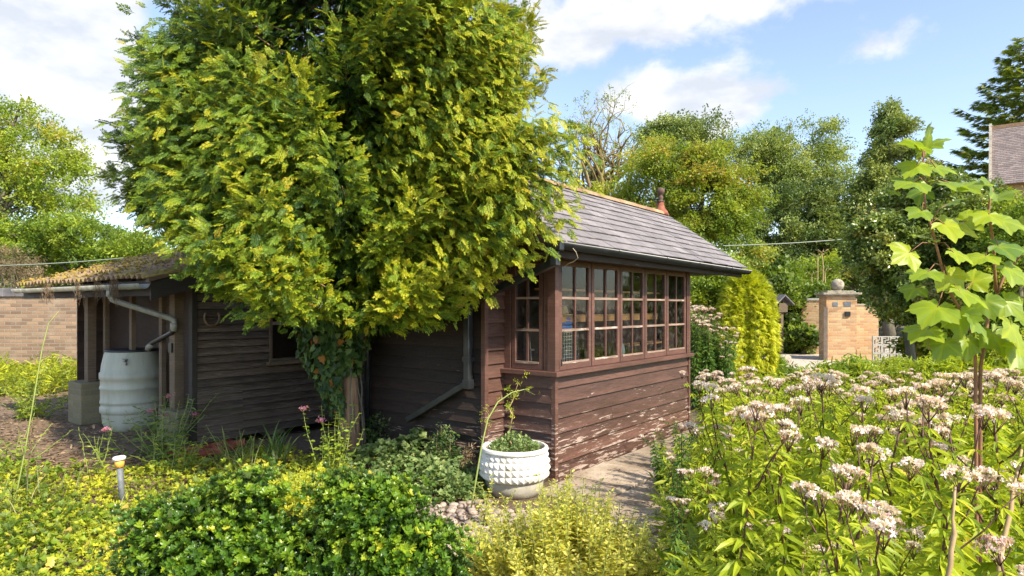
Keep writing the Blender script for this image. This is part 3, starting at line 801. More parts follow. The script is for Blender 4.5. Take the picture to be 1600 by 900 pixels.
def half_gutter(mb, a, b, r, z, dirx, t=.004, n=10):
    """open half-round gutter from a to b (local points), hanging below z"""
    a, b = Vector(a), Vector(b); d = (b - a).normalized(); s = Vector((0, 0, 1)).cross(d).normalized()
    v = []; f = []
    for q in (a, b):
        for j in range(n + 1):
            an = math.pi + math.pi * j / n
            for rr in (r, r - t):
                p = q + s * math.cos(an) * rr + Vector((0, 0, math.sin(an) * rr)); v.append(p)
    m_ = 2 * (n + 1)
    for j in range(n):
        o0, o1 = 2*j, 2*(j+1)
        f.append((o0, o1, m_ + o1, m_ + o0)); f.append((o0 + 1, m_ + o0 + 1, m_ + o1 + 1, o1 + 1))
    f.append((0, m_, m_ + 1, 1)); e = 2 * n; f.append((e, e + 1, m_ + e + 1, m_ + e))
    for q in (0, m_):
        for j in range(n): f.append((q + 2*j, q + 2*j + 1, q + 2*j + 3, q + 2*j + 2))
    mb.add(v, f); return mb
GY = YE - .035
m = half_gutter(MB(), (XL - .01, GY, EZ - .012), (XR + .03, GY, EZ - .030), .056, 0, 1)
gut = m.build('gutter', M['black_plastic'], house, True)
for x in (.45, 1.45, 2.30, 3.15, 3.35, 3.95):
    half_gutter(MB(), (x, GY, EZ - .012 - .018 * x / XR), (x + .03, GY, EZ - .012 - .018 * x / XR), .062, 0, 1, .005).build('gutter_bracket', M['black_plastic'], gut, True)
m = MB(); m.box(XL - .03, XL + .035, GY - .064, GY + .064, EZ - .085, EZ - .004); m.box(XL - .018, XL + .02, GY - .03, GY + .03, EZ - .19, EZ - .085)
m.build('gutter_outlet', M['black_plastic'], gut, bevel=.008)
dp = MB(); q0 = Vector((XL, GY, EZ - .15))
pX = ML - .075
P1 = Vector((pX, BD + .127, 1.52))
dp.bar(q0 + Vector((0, 0, .02)), q0 + Vector((0, 0, -.05)), .06, .06, (1, 0, 0))
dp.bar(q0 + Vector((0, .0, -.02)), P1 + Vector((0, -.02, .02)), .06, .06)
dp.bar(P1 + Vector((0, 0, .06)), P1 + Vector((0, 0, -.72)), .062, .062, (1, 0, 0))
P2 = Vector((pX, BD + .127, .81)); P3 = Vector((pX, BD + .90, .42))
dp.bar(P2 + Vector((0, -.02, .03)), P3, .055, .055)
dpo = dp.build('downpipe', M['black_plastic'], house, bevel=.006)
MB().box(pX - .036, pX + .05, BD + .09, BD + .165, 1.02, 1.06).build('pipe_clip', M['black_plastic'], dpo)
MB().box(pX - .036, pX + .036, BD + .09, BD + .165, .78, .86).build('pipe_clip', M['black_plastic'], dpo)
# black soil pipe in the corner with the shed
MB().tube([(ML - .05, MD - .02, 0), (ML - .05, MD - .02, 2.2)], .03, 10).build('drainpipe', M['black_plastic'], house, True)

# things inside the bay
def local_tag(o, lab, cat, group=None):
    o.location = A0; o.rotation_euler = (0, 0, UA); return tag(o, lab, cat, group)
m = MB(); m.box(.10, BX - .5, .15, .17, 1.36, 1.43, .6)
local_tag(m.build('shelf_rail', M['pine']), 'orange pine rail running behind the casement windows', 'shelf')
m = MB(); m.box(.3, BX - .1, .30, .42, 1.66, 1.68, .4); m.box(1.9, BX - .15, .20, .34, 1.07, 1.09, .6)
local_tag(m.build('pine_shelf', M['pine']), 'thin pine shelves behind the upper and right hand panes', 'shelf')
# wire basket
root = thing('wire_basket', 'white wire basket standing inside the corner window', 'basket', H2W(.47, .24, .945), UA)
m = MB()
for i in range(10):
    t = i / 9; x = -.13 + .26 * t
    for y in (-.11, .11): m.tube([(x, y, .02), (x, y, .32)], .0028, 4)
for i in range(8):
    y = -.11 + .22 * i / 7
    for x in (-.13, .13): m.tube([(x, y, .02), (x, y, .32)], .0028, 4)
for k in range(10):
    z = .02 + .3 * k / 9; m.tube([(-.13, -.11, z), (.13, -.11, z), (.13, .11, z), (-.13, .11, z), (-.13, -.11, z)], .0028, 4)
m.build('wire_side', M['white_plastic'], root)
m = MB(); m.tube([(-.13, -.11, .33), (.13, -.11, .33), (.13, .11, .33), (-.13, .11, .33), (-.13, -.11, .33)], .006, 6); m.build('rim', M['white_plastic'], root)
m = MB().box(-.2, .33, -.25, .2, -.02, 0); m.build('board', M['inside_wood'], root)
# folded blue blanket and straw hat on the basket
m = MB()
for k in range(3):
    z = .34 + k * .045; pr = [(.0, z), (.125 - .01 * k, z + .004), (.135 - .01 * k, z + .022), (.12 - .01 * k, z + .042), (.0, z + .043)]
    m.lathe(pr, (0, 0, 0), 20, R.uniform(.3, .8), 1.0, .85)
o = m.build('blue_blanket', M['blue_cloth'], None, True); o.location = H2W(.47, .24, .945); o.rotation_euler = (0, 0, UA)
tag(o, 'blue folded blanket on top of the white wire basket', 'blanket')
m = MB().lathe([(.14, .475), (.145, .482), (.08, .49), (.065, .55), (.03, .575), (.0, .578)], (0, 0, 0), 24)
o = m.build('straw_hat', M['straw'], None, True); o.location = H2W(.47, .24, .947); tag(o, 'straw hat lying on the blue blanket', 'hat')
# spray bottle
root = thing('spray_bottle', 'pale blue spray bottle behind the third casement', 'bottle', H2W(1.42, .11, .945), UA)
MB().lathe([(.034, 0), (.038, .01), (.038, .12), (.028, .16), (.015, .185), (.013, .2)], (0, 0, 0), 18).build('bottle_body', M['bottle_plastic'], root, True)
m = MB(); m.box(-.04, .02, -.012, .012, .2, .235); m.bar((-.02, 0, .21), (-.035, 0, .16), .014, .008, (1, 0, 0)); m.build('spray_head', M['blue_plastic'], root, bevel=.003)
m = MB().box(1.0, 2.7, .05, .30, .925, .943, .4)
local_tag(m.build('window_shelf', M['inside_wood']), 'dark timber shelf inside the long bay window', 'shelf')
# step ladder seen through the side window
root = thing('step_ladder', 'folded aluminium step ladder behind the side window', 'ladder', H2W(.10, .40, .1), UA)
m = MB(); m.bar((.10, -.10, 0), (.06, .0, 1.22), .03, .016, (1, 0, 0)); m.bar((.10, .06, 0), (.06, .02, 1.22), .03, .016, (1, 0, 0))
m.build('rail', M['metal'], root)
m = MB()
for z in (.25, .5, .75, 1.0): m.box(.06, .12, -.11 + .07 * z, .05, z, z + .015)
m.build('step', M['metal'], root)
# frayed cable hanging from the gutter
pts = [W(884, 376, 5.02), W(892, 384, 5.05), W(900, 394, 5.1), W(903, 403, 5.15), W(896, 409, 5.2), W(887, 412, 5.25), W(881, 417, 5.3)]
tag(MB().tube(pts, .0035, 6).build('loose_cable', M['cable'], None, True), 'pale cable end dangling from the gutter by the corner', 'cable')

# ------------------------------------------------------------------ open shed, local frame at its near corner
S0 = Vector((-3.29, 6.6, 0))
shed = thing('timber_shed', 'weathered dark timber shed with an open bay and mossy corrugated roof', 'shed', S0, UA)
SE = -.50; SZ = 1.79; SS = .30      # eave x, eave top height, roof rise per metre
def sroof(x): return SZ + (x - SE) * SS
SY0, SY1, SXR = -.15, 3.60, 4.6
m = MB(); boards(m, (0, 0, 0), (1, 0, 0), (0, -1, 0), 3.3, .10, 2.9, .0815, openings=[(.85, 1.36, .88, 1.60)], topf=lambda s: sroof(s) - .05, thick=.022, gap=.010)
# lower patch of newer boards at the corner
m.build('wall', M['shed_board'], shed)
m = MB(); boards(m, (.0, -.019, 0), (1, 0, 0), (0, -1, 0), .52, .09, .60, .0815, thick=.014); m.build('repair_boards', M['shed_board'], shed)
m = MB(); m.box(-.03, .02, -.045, .03, 0, 1.86); m.build('corner_post', M['shed_trim'], shed)
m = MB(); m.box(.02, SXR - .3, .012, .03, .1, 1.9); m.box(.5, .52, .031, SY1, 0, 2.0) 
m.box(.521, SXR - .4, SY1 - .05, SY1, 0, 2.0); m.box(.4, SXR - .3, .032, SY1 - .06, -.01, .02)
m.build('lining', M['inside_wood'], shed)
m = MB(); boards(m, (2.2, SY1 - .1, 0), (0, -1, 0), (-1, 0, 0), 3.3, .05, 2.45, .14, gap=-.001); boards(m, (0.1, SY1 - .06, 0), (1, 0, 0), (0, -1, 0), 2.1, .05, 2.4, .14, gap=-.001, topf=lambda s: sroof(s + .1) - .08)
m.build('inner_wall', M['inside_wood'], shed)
m = MB()
for y in (.9, 1.7, 2.5): m.box(.08, .13, y, y + .07, .1, 1.85)
m.build('stud', M['post_wood'], shed)
# window in the shed wall
f = MB(); a0, a1, b0, b1 = .85, 1.36, .88, 1.60
f.box(a0, a0 + .035, -.03, .02, b0, b1); f.box(a1 - .035, a1, -.03, .02, b0, b1); f.box(a0 + .035, a1 - .035, -.03, .02, b1 - .03, b1); f.box(a0 + .035, a1 - .035, -.03, .02, b0, b0 + .035)
w = f.build('window', M['post_wood'], shed, bevel=.003)
MB().box(a0 + .035, a1 - .035, -.024, .012, 1.30, 1.335, .9).build('transom', M['peeling_bar'], w)
MB().box(a0 - .04, a1 + .05, -.085, .0, b0 - .035, b0, .7).build('window_sill', M['post_wood'], w, bevel=.004)
MB().add([(a0 + .035, -.006, b0 + .035), (a1 - .035, -.006, b0 + .035), (a1 - .035, -.006, b1 - .03), (a0 + .035, -.006, b1 - .03)], [(0, 1, 2, 3)]).build('pane', M['glass'], w)
# posts of the open bay with brick piers
m = MB(); m.box(-.05, .05, .30, .42, .40, 1.72); m.build('post', M['post_wood'], shed, bevel=.005)
m = MB(); m.box(-.05, .05, 2.70, 2.82, .54, 1.72); m.build('post', M['post_wood'], shed, bevel=.005)
m = MB(); m.box(.055, .075, 2.80, 2.92, .5, 1.72); m.build('post', M['shed_trim'], shed)
m = MB(); m.box(-.13, .13, .05, .50, 0, .42); m.build('brick_pier', M['brick_mossy'], shed, bevel=.01)
m = MB(); m.box(-.16, .16, 2.60, 3.05, 0, .54); m.build('brick_pier', M['brick_mossy'], shed, bevel=.01)
MB().box(-.07, -.03, .33, .40, 1.02, 1.12).build('latch', M['black_plastic'], shed)
m = MB(); m.box(SE + .035, SE + .06, SY0 + .02, SY1 + .1, SZ - .18, SZ - .03); m.build('fascia', M['shed_trim'], shed)
m = MB(); x0, x1 = SE + .02, SXR
m.hexa([(x0, SY0 - .02, sroof(x0) - .23), (x1, SY0 - .02, sroof(x1) - .23), (x1, SY0 + .005, sroof(x1) - .23), (x0, SY0 + .005, sroof(x0) - .23),
        (x0, SY0 - .02, sroof(x0) - .055), (x1, SY0 - .02, sroof(x1) - .055), (x1, SY0 + .005, sroof(x1) - .055), (x0, SY0 + .005, sroof(x0) - .055)])
m.build('bargeboard', M['shed_trim'], shed)
m = MB(); m.hexa([(x0 - .03, SY0 - .045, sroof(x0) - .055), (x1, SY0 - .045, sroof(x1) - .055), (x1, SY0 + .02, sroof(x1) - .055), (x0 - .03, SY0 + .02, sroof(x0) - .055),
        (x0 - .03, SY0 - .045, sroof(x0) - .012), (x1, SY0 - .045, sroof(x1) - .012), (x1, SY0 + .02, sroof(x1) - .012), (x0 - .03, SY0 + .02, sroof(x0) - .012)])
m.build('verge_strip', M['post_wood'], shed)
m = MB(); m.box(.0, .08, .02, SY1, 1.70, 1.80); m.build('beam', M['shed_trim'], shed)
# corrugated sheets, several overlapping courses
mb = MB(); cy = .125; amp = .022; ny = int((SY1 + .1 - SY0 + .06) / cy * 10)
ys = np.linspace(SY0 - .05, SY1 + .1, ny); xc = SE - .06; kk = 0
while xc < SXR:
    x_end = min(xc + .42, SXR + .05); nx = 8; xs = np.linspace(xc, x_end + .06, nx); v = []; f = []
    for i, x in enumerate(xs):
        for j, y in enumerate(ys):
            h = sroof(x) + .020 - .030 * (i / (nx - 1)) + .012 + amp * math.cos(2 * math.pi * y / cy) + .006 * math.sin(y * 3 + kk) + R.normal() * .0025
            v.append((x, y, h))
    k0 = len(v); v += [(a, b, c - .010) for a, b, c in v]
    for i in range(nx - 1):
        for j in range(ny - 1):
            q = i * ny + j; f.append((q, q + ny, q + ny + 1, q + 1)); f.append((k0 + q, k0 + q + 1, k0 + q + ny + 1, k0 + q + ny))
    for j in range(ny - 1): f.append((j, j + 1, k0 + j + 1, k0 + j))
    for i in range(nx - 1): f.append((i * ny, k0 + i * ny, k0 + (i + 1) * ny, (i + 1) * ny))
    mb.add(v, f); xc = x_end; kk += 1
roof = mb.build('corrugated_roof', M['mossy_sheet'], shed, True)
n = 2500; x = R.uniform(SE - .05, SXR * .75, n); y = R.uniform(SY0 - .03, SY1 + .06, n)
x = SE - .05 + np.round((x - SE) / .42) * .42 + R.exponential(.11, n); P = np.stack([x, y, SZ + (x - SE) * SS + .045 + R.uniform(-.01, .01, n) + .012 * np.cos(2*np.pi*y/cy)], 1)
k = (x < SXR); P = P[k]
mb = MB(); BLOB = tpl([(0,0,1),(1,0,0),(.3,.95,0),(-.8,.6,0),(-.8,-.6,0),(.3,-.95,0)], [(0,1,2),(0,2,3),(0,3,4),(0,4,5),(0,5,1)])
scatter(mb, [BLOB], P, frames(np.stack([np.cos(y[k]*99), np.sin(y[k]*99), 0*y[k]], 1), None, .2), R.uniform(.010, .026, k.sum()), R.uniform(0, 1, k.sum()))
M['moss'] = leafmat('moss', [(0, (.14, .09, .02)), (.5, (.28, .19, .035)), (1, (.44, .30, .07))], .1, .9)
mb.build('moss', M['moss'], roof)
# grey gutter and pipes of the shed
gy = SE - .045
m = half_gutter(MB(), (gy, SY0 - .03, SZ - .065), (gy, SY1 + .12, SZ - .055), .052, 0, 1); gt = m.build('gutter', M['grey_pvc'], shed, True)
for y in (.15, 1.35, 2.4, 3.3):
    half_gutter(MB(), (gy, y, SZ - .062), (gy, y + .03, SZ - .062), .058, 0, 1, .005).build('gutter_bracket', M['grey_pvc'], gt, True)
def sw(px, py, Y):
    p = W(px, py, Y) - S0; return Vector((p.x * .615 + p.y * .7886, -p.x * .7886 + p.y * .615, p.z))
y0 = .62
pp = [Vector((gy, y0, SZ - .10)), Vector((gy, y0, SZ - .17)), Vector((gy + .02, y0 - .01, SZ - .215)), Vector((gy + .06, y0 - .04, SZ - .235))]
e1 = sw(272, 500, 6.72)
pp += [e1 + Vector((-.03, .03, .02)), e1 + Vector((.0, 0, -.0)), e1 + Vector((.01, 0, -.05)), e1 + Vector((.0, 0, -.12))]
ppo = MB().tube(pp, .030, 12).build('downpipe', M['grey_pvc'], shed, True)
MB().tube([pp[1] + Vector((0, 0, .05)), pp[1] + Vector((0, 0, -.01))], .036, 12).build('pipe_collar', M['grey_pvc'], ppo, True)
MB().tube([e1 + Vector((0, 0, -.03)), e1 + Vector((0, 0, -.10))], .036, 12).build('pipe_collar', M['grey_pvc'], ppo, True)
e2 = sw(232, 542, 7.55)
MB().tube([e1 + Vector((0, 0, -.09)), e1 + Vector((-.01, .02, -.13)), e2 + Vector((.0, -.02, .03)), e2 + Vector((0, .0, -.01))], .024, 12).build('downpipe', M['black_plastic'], shed, True)
MB().tube([e2 * .86 + (e1 + Vector((0, 0, -.13))) * .14, e2, e2 + Vector((0, .02, -.03))], .032, 10).build('pipe_collar', M['grey_pvc'], shed, True)
# old vine strands dead on the gutter
n = 130; mb = MB()
for i in range(n):
    c = [(-.0), .05][0]; yy = [.35, .40, 1.35, 2.3, 2.25, .78][R.randint(6)] + R.normal() * .06
    p = [Vector((gy - .06 + R.normal() * .01, yy, SZ - .05 + R.uniform(0, .04)))]
    for k in range(4): p.append(p[-1] + Vector((R.normal() * .012, R.normal() * .02, -R.uniform(.015, .075))))
    mb.tube(p, .0018, 3)
o = mb.build('dead_vine', M['rust']); o.location = S0; o.rotation_euler = (0, 0, UA)
tag(o, 'withered brown vine strands hanging over the grey shed gutter', 'vine')
# horseshoe
hs = MB(); pts = [Vector((.085 * math.sin(a) * (1 - .1 * abs(a) / 2.6), 0, -.085 * math.cos(a))) for a in np.linspace(-2.12, 2.12, 22)]
hs.tube(pts, [.010 + .004 * math.cos(a / 2) for a in np.linspace(-2.12, 2.12, 22)], 8)
o = hs.build('horseshoe', M['rust'], None, True); o.location = S0 + U * .177 + V_ * (-.045) + Vector((0, 0, 1.395)); o.rotation_euler = (0, 0, UA)
tag(o, 'rusty horseshoe nailed to the dark shed boards', 'horseshoe')

# water butt
root = thing('water_butt', 'pale green plastic water butt under the shed gutter', 'water butt', (-4.72, 7.95, 0), 0)
prof = [(.27, 0), (.285, .01), (.315, .10), (.325, .20), (.328, .215), (.345, .225), (.345, .285), (.332, .295), (.334, .33), (.342, .335), (.342, .36), (.336, .37),
        (.337, .50), (.346, .51), (.346, .53), (.337, .54), (.337, .62), (.349, .63), (.349, .70), (.334, .71), (.325, .80), (.300, .92), (.288, .945), (.288, .955)]
MB().lathe(prof, (0, 0, 0), 48).build('barrel', M['butt'], root, True)
MB().lathe([(.290, .956), (.296, .960), (.296, .975), (.27, .985), (.1, .99), (.0, .99)], (0, 0, 0), 40).build('lid', M['butt_lid'], root, True)
m = MB(); d = Vector((.22, -.97, 0)); b = Vector((0.10, -.285, .86)); m.tube([b, b + d * .07], .016, 10); m.tube([b + d * .045, b + d * .05 + Vector((0.02, 0, -.05))], .012, 10); m.tube([b + d * .05 + Vector((-.03, 0, .02)), b + d * .05 + Vector((.03, 0, .02))], .007, 8)
m.build('tap', M['metal'], root, True)

# loose bricks below the shed corner
def brick_obj(p, rz, rx=0, ry=0, lab=''):
    o = MB().box(-.108, .108, -.051, .051, -.0325, .0325, R.uniform(.2, .9)).build('brick', M['red_brick'], None, bevel=.006)
    o.location = p; o.rotation_euler = (rx, ry, rz); return tag(o, lab, 'brick', 'loose red bricks at the shed corner')
bl = [(262, 700, .04, .5), (278, 712, .04, -.3), (296, 706, .04, .9), (312, 712, .04, .7), (286, 694, .105, .6), (328, 700, .04, .8), (344, 694, .04, .95), (358, 688, .04, .8),
      (318, 696, .04, 1.0), (334, 708, .04, .2), (350, 702, .04, 1.2), (304, 698, .06, .2), (366, 696, .04, .4)]
for i, (px, py, z, rz) in enumerate(bl):
    Y = 1500. / (py - HZ) * .985; p = W(px, py, Y); p.z = z
    lab = 'square red brick sitting on top of the loose pile' if i == 4 else 'loose red brick lying in the row below the shed corner'
    brick_obj(p, rz, R.uniform(-.1, .1), R.uniform(-.12, .12), lab)

# old basin under the shed wall
root = thing('plastic_basin', 'grey old basin lying below the shed wall', 'basin', W(425, 672, 7.55).to_2d().to_3d(), .3)
o = MB().lathe([(.13, 0), (.14, .01), (.19, .14), (.205, .15), (.205, .16), (.185, .155), (.135, .02), (.0, .015)], (0, 0, .02), 28).build('bowl', M['stone'], root, True)

# garden light on a stake
root = thing('garden_light', 'small garden light with amber collar and white cap on a grey stake', 'garden light', (-2.92, 4.80, 0)); root.rotation_euler = (0, -.07, 0)
MB().tube([(0, 0, 0), (0, 0, .30)], .022, 12).build('stake', M['lamp_grey'], root, True)
MB().lathe([(.020, .30), (.030, .302), (.034, .345), (.030, .35)], n=16).build('collar', M['amber'], root, True)
MB().lathe([(.030, .351), (.044, .358), (.046, .375), (.034, .384), (.0, .386)], n=18).build('cap', M['white_plastic'], root, True)

# planter
pot = thing('planter', 'round white planter with studded band and plain stone foot', 'planter', (.02, 5.18, 0))
MB().lathe([(.19, 0), (.205, .006), (.232, .07), (.238, .13), (.236, .14)], n=48).build('foot', M['pot_stone'], pot, True)
mb = MB(); rows, cols = 4, 34; zb, zt = .135, .345
def prad(z):
    t = (z - zb) / (zt - zb); return .252 + .022 * math.sin(math.pi * min(1, t * .9 + .12))
mb.lathe([(.225, zb - .012)] + [(prad(z), z) for z in np.linspace(zb, zt, 10)] + [(.272, zt + .004), (.276, zt + .014), (.272, zt + .03), (.262, zt + .038), (.246, zt + .036), (.238, zt + .02), (.234, zt - .03), (.0, zt - .03)], n=64)
for r in range(rows):
    for c in range(cols):
        z0_, z1_ = zb + (zt - zb) * r / rows, zb + (zt - zb) * (r + 1) / rows; a0_, a1_ = 2*math.pi*(c + .5*(0))/cols, 2*math.pi*(c+1)/cols
        g_ = .0
        def q(a, z, e=.001): rr = prad(z) + e; return (rr * math.cos(a), rr * math.sin(a), z)
        am, zm = (a0_ + a1_) / 2, (z0_ + z1_) / 2
        mb.add([q(a0_, z0_), q(a1_, z0_), q(a1_, z1_), q(a0_, z1_), q(am, zm, .020)], [(0,1,4),(1,2,4),(2,3,4),(3,0,4)])
mb.build('studded_bowl', M['pot_white'], pot)
MB().lathe([(.233, .32), (.233, .333), (.12, .345), (.0, .35)], n=24).build('compost', M['dirt'], pot)
# plant in the pot
root = thing('potted_plant', 'straggly green plant with a bare bent stem in the white planter', 'plant', (.02, 5.18, .33))
mb = MB(); n = 260; a = R.uniform(0, 6.28, n); r_ = np.sqrt(R.uniform(0, 1, n)) * .19; P = np.stack([r_*np.cos(a), r_*np.sin(a), .03 + R.uniform(0, .14, n) * (1.1 - r_ / .2)], 1)
scatter(mb, CL_IVY, P, rframes(n), R.uniform(.025, .05, n), R.uniform(.1, .9, n)); mb.build('foliage', M['l_geran'], root)
mb = MB(); st = wander((0, 0, 0), (-.05, 0, .36), 6, .35); mb.tube(st, [.010, .009, .008, .007, .006, .006, .005], 6)
st2 = wander((-.05, 0, .36), (.03, -.02, .56), 4, .3); mb.tube(st2, [.005, .004, .004, .003, .002], 5); mb.build('stem', M['stem_dry'], root, True)
mb = MB(); P = np.concatenate([st2, st[4:], st2 + R.normal(size=st2.shape) * .04, st2 + R.normal(size=st2.shape) * .05]); n = len(P)
scatter(mb, CL_LANCE, P, rframes(n), R.uniform(.02, .045, n), R.uniform(.3, .9, n)); mb.build('shoot_leaves', M['l_agri'], root)

# bramble arching over the planter
pts = [W(734, 806, 4.7), W(742, 760, 4.7), W(752, 700, 4.75), W(762, 655, 4.8), W(778, 628, 4.85), W(800, 613, 4.9), W(830, 606, 4.95)]
root = thing('bramble', 'long arching yellow green bramble stem beside the planter', 'bramble', (pts[0].x, pts[0].y, 0))
b0 = Vector((pts[0].x, pts[0].y, 0)); pts = [b0] + pts
mb = MB(); mb.tube([p - b0 for p in pts], [.007, .007, .0065, .006, .0055, .005, .004, .002], 6)
for i in range(16):
    j = R.randint(4, 8) - 1; p = pts[j].lerp(pts[min(j + 1, 7)], R.uniform()) - b0; e = p + Vector((R.uniform(-.06, .08), R.uniform(-.05, .05), R.uniform(-.07, .05)))
    mb.tube([p, e], [.002, .001], 4)
mb.build('stem', M['stem_green'], root, True)
mb = MB(); P = np.array([pts[R.randint(4, 8)] - b0 + Vector(R.normal(size=3) * .035) for _ in range(26)]); scatter(mb, CL_OVAL, P, rframes(26), R.uniform(.012, .028, 26), R.uniform(.5, 1, 26)); mb.build('foliage', M['l_agri'], root)

# ------------------------------------------------------------------ paving and cobbles
def slab_at(poly, lab):
    m = MB(); n = len(poly); h = .028 + R.uniform(-.003, .003)
    c = np.mean(poly, axis=0)
    v = [(x, y, -.01) for x, y in poly] + [(x, y, h) for x, y in poly]
    m.add(v, [tuple(range(n, 2*n))] + [(i, (i+1) % n, n + (i+1) % n, n + i) for i in range(n)], R.uniform(.1, 1))
    o = m.build('paving_slab', M['slab'], None, bevel=.005); return tag(o, lab, 'paving slab', 'worn slabs of the path beside the summerhouse')
def l2(x, y): p = H2W(x, y, 0); return (p.x, p.y)
sx = [-1.05, -.45, .15, .75, 1.35, 1.95, 2.55, 3.15, 3.75, 4.35]
for i in range(9):
    for j, (ya, yb) in enumerate([(-.66, -.055), (-1.27, -.67), (-1.88, -1.28)]):
        if i == 0 and j < 1: continue
        yb2 = yb if not (j == 0 and i < 2) else -.10
        o_ = .2 * (j % 2)
        slab_at([l2(sx[i] + .006 + o_, ya + .006), l2(sx[i+1] - .006 + o_, ya + .006), l2(sx[i+1] - .006 + o_, yb2 - .006), l2(sx[i] + .006 + o_, yb2 - .006)],
                ['pale worn paving slab against the summerhouse front', 'worn paving slab in the middle course of the path', 'worn paving slab in the course beside the flowers'][j])
# cobbles: a patch set in earth
mb = MB(); ICO = MB().lathe([(.0, -.5), (.7, -.45), (1, 0), (.86, .42), (.5, .66), (0, .72)], n=9)
ICO = (np.concatenate(ICO.V), np.concatenate(ICO.L), np.concatenate(ICO.T))
cp = []
for _ in range(4000):
    px = R.uniform(625, 830); py = R.uniform(785, 870)
    if px > 770 and py < 800: continue
    Y = 1500. / (py - HZ); p = (((px - 800) / F) * Y, Y)
    if all((p[0]-q[0])**2 + (p[1]-q[1])**2 > .062**2 for q in cp): cp.append(p)
n = len(cp); P = np.array([(x, y, .006) for x, y in cp]); Rm = frames(np.stack([np.cos(P[:, 0]*57), np.sin(P[:, 0]*57), 0*P[:, 0]], 1), None, .1)
Rm = Rm * np.stack([np.ones(n), R.uniform(.7, .95, n), np.ones(n) * .7], 1)[:, None, :]
mb.inst(ICO, P, Rm, R.uniform(.032, .046, n), R.uniform(.2, 1, n))
tag(mb.build('cobbles', M['cobble'], None, True), 'rounded cobbles set in earth in front of the paving', 'cobbles', kind='stuff')

# ------------------------------------------------------------------ brick garden wall on the left
root = thing('brick_wall', 'long buff brick garden wall with slate coping behind the shed', 'wall', (-9.0, 13.4, 0), math.radians(2))
MB().box(-9, 3.2, 0, .22, 0, 1.72).build('brickwork', M['brick_buff'], root)
mb = MB(); x = -9
while x < 3.2: mb.box(x, min(x + .225, 3.2) - .006, -.04, .26, 1.72, 1.90, R.uniform(.2, .9)); x += .225
mb.build('coping', M['coping'], root, bevel=.008)

# ------------------------------------------------------------------ gate piers and walls on the right
def pier(px, w, ztop, Y, name, lab, ball):
    c = Vector(((px - 800) / F * Y, Y, 0)); rt = thing(name, lab, 'gate pier', c, math.radians(-12))
    MB().box(-w/2, w/2, 0, w, 0, ztop).build('brickwork', M['brick_gate'], rt, bevel=.008)
    return rt
p1 = pier(1315, .80, 1.80, 18.0, 'gate_pier', 'buff brick gate pier topped by a stone ball', True)
mb = MB(); mb.box(-.44, .44, -.04, .84, 1.801, 1.85); mb.box(-.50, .50, -.10, .90, 1.85, 1.91); mb.box(-.36, .36, .04, .76, 1.91, 1.97); mb.build('cap', M['stone'], p1, bevel=.01)
MB().lathe([(.10, 1.965), (.10, 2.0)] + [(.175 * math.cos(a), 2.14 + .175 * math.sin(a)) for a in np.linspace(-1.1, 1.57, 14)], (0, .4, 0), 24).build('ball', M['stone'], p1, True)
mb = MB(); mb.box(-.23, -.10, -.012, .0, 1.52, 1.64); mb.build('vent_grille', M['lamp_grey'], p1)
mb = MB(); mb.box(.06, .24, -.012, .0, 1.52, 1.66); mb.build('vent_grille', M['lamp_grey'], p1)
mb = MB(); mb.box(.08, .22, -.05, .0, 1.24, 1.38); mb.build('intercom', M['black_plastic'], p1, bevel=.01)
mb = MB(); mb.box(.10, .115, -.055, -.051, 1.55, 1.63)
p2 = thing('gate_pier', 'plain buff brick gate pier behind the ball topped one', 'gate pier', W(1275, 480, 20.5).to_2d().to_3d(), math.radians(-25))
MB().box(-.42, .40, 0, .6, 0, 1.72).build('brickwork', M['brick_gate'], p2); MB().box(-.45, .43, -.03, .63, 1.72, 1.79).build('cap', M['white_block'], p2)
w1 = thing('brick_wall', 'short brick wall running right from the ball topped gate pier', 'wall', W(1337, 480, 18.3).to_2d().to_3d(), math.radians(-6))
MB().box(.0, .62, 0, .22, 0, 1.55).build('brickwork', M['brick_gate'], w1); MB().box(.0, .62, -.02, .24, 1.55, 1.60).build('coping', M['stone'], w1)
gt_ = thing('wooden_gate', 'narrow weathered wooden gate leaf folded against the pier', 'gate', W(1290, 480, 18.0).to_2d().to_3d(), math.radians(66))
mb = MB()
for i in range(4): mb.box(.0 + i * .30, .29 + i * .30, -.02, .02, .1, 1.45, R.uniform(.2, .8))
mb.build('planks', M['gate_wood'], gt_); mb = MB(); mb.box(-.02, 1.2, -.045, -.02, 1.1, 1.17); mb.box(-.02, 1.2, -.045, -.02, .35, .42); mb.build('hinge', M['rust'], gt_)
MB().box(-.06, .0, -.05, .05, 0, 1.5).build('gate_post', M['gate_wood'], gt_)
# pierced white screen blocks
root = thing('screen_block_wall', 'low wall of pierced white screen blocks beside the brick wall', 'wall', W(1363, 480, 17.6).to_2d().to_3d(), math.radians(-8))
def screen_block(x, z, s):
    mb = MB(); t = .022; y0_, y1_ = 0, .09
    for (a, b, c, d) in [(0, s, 0, t), (0, s, s - t, s), (0, t, t, s - t), (s - t, s, t, s - t), (s*.28, s*.28 + t, t, s*.55), (s*.28 + t, s*.72, s*.5, s*.5 + t),
                         (s*.66, s*.66 + t, s*.5 + t, s - t), (t, s*.45, s*.74, s*.74 + t), (s*.55, s - t, s*.22, s*.22 + t)]:
        mb.box(x + a, x + b, y0_, y1_, z + c, z + d)
    return mb.build('screen_block', M['white_block'], root)
for i in range(9):
    for j in range(3 if i > 1 else 3):
        if i > 2 and j == 2: continue
        screen_block(.02 + i * .235, .0 + j * .235, .230)

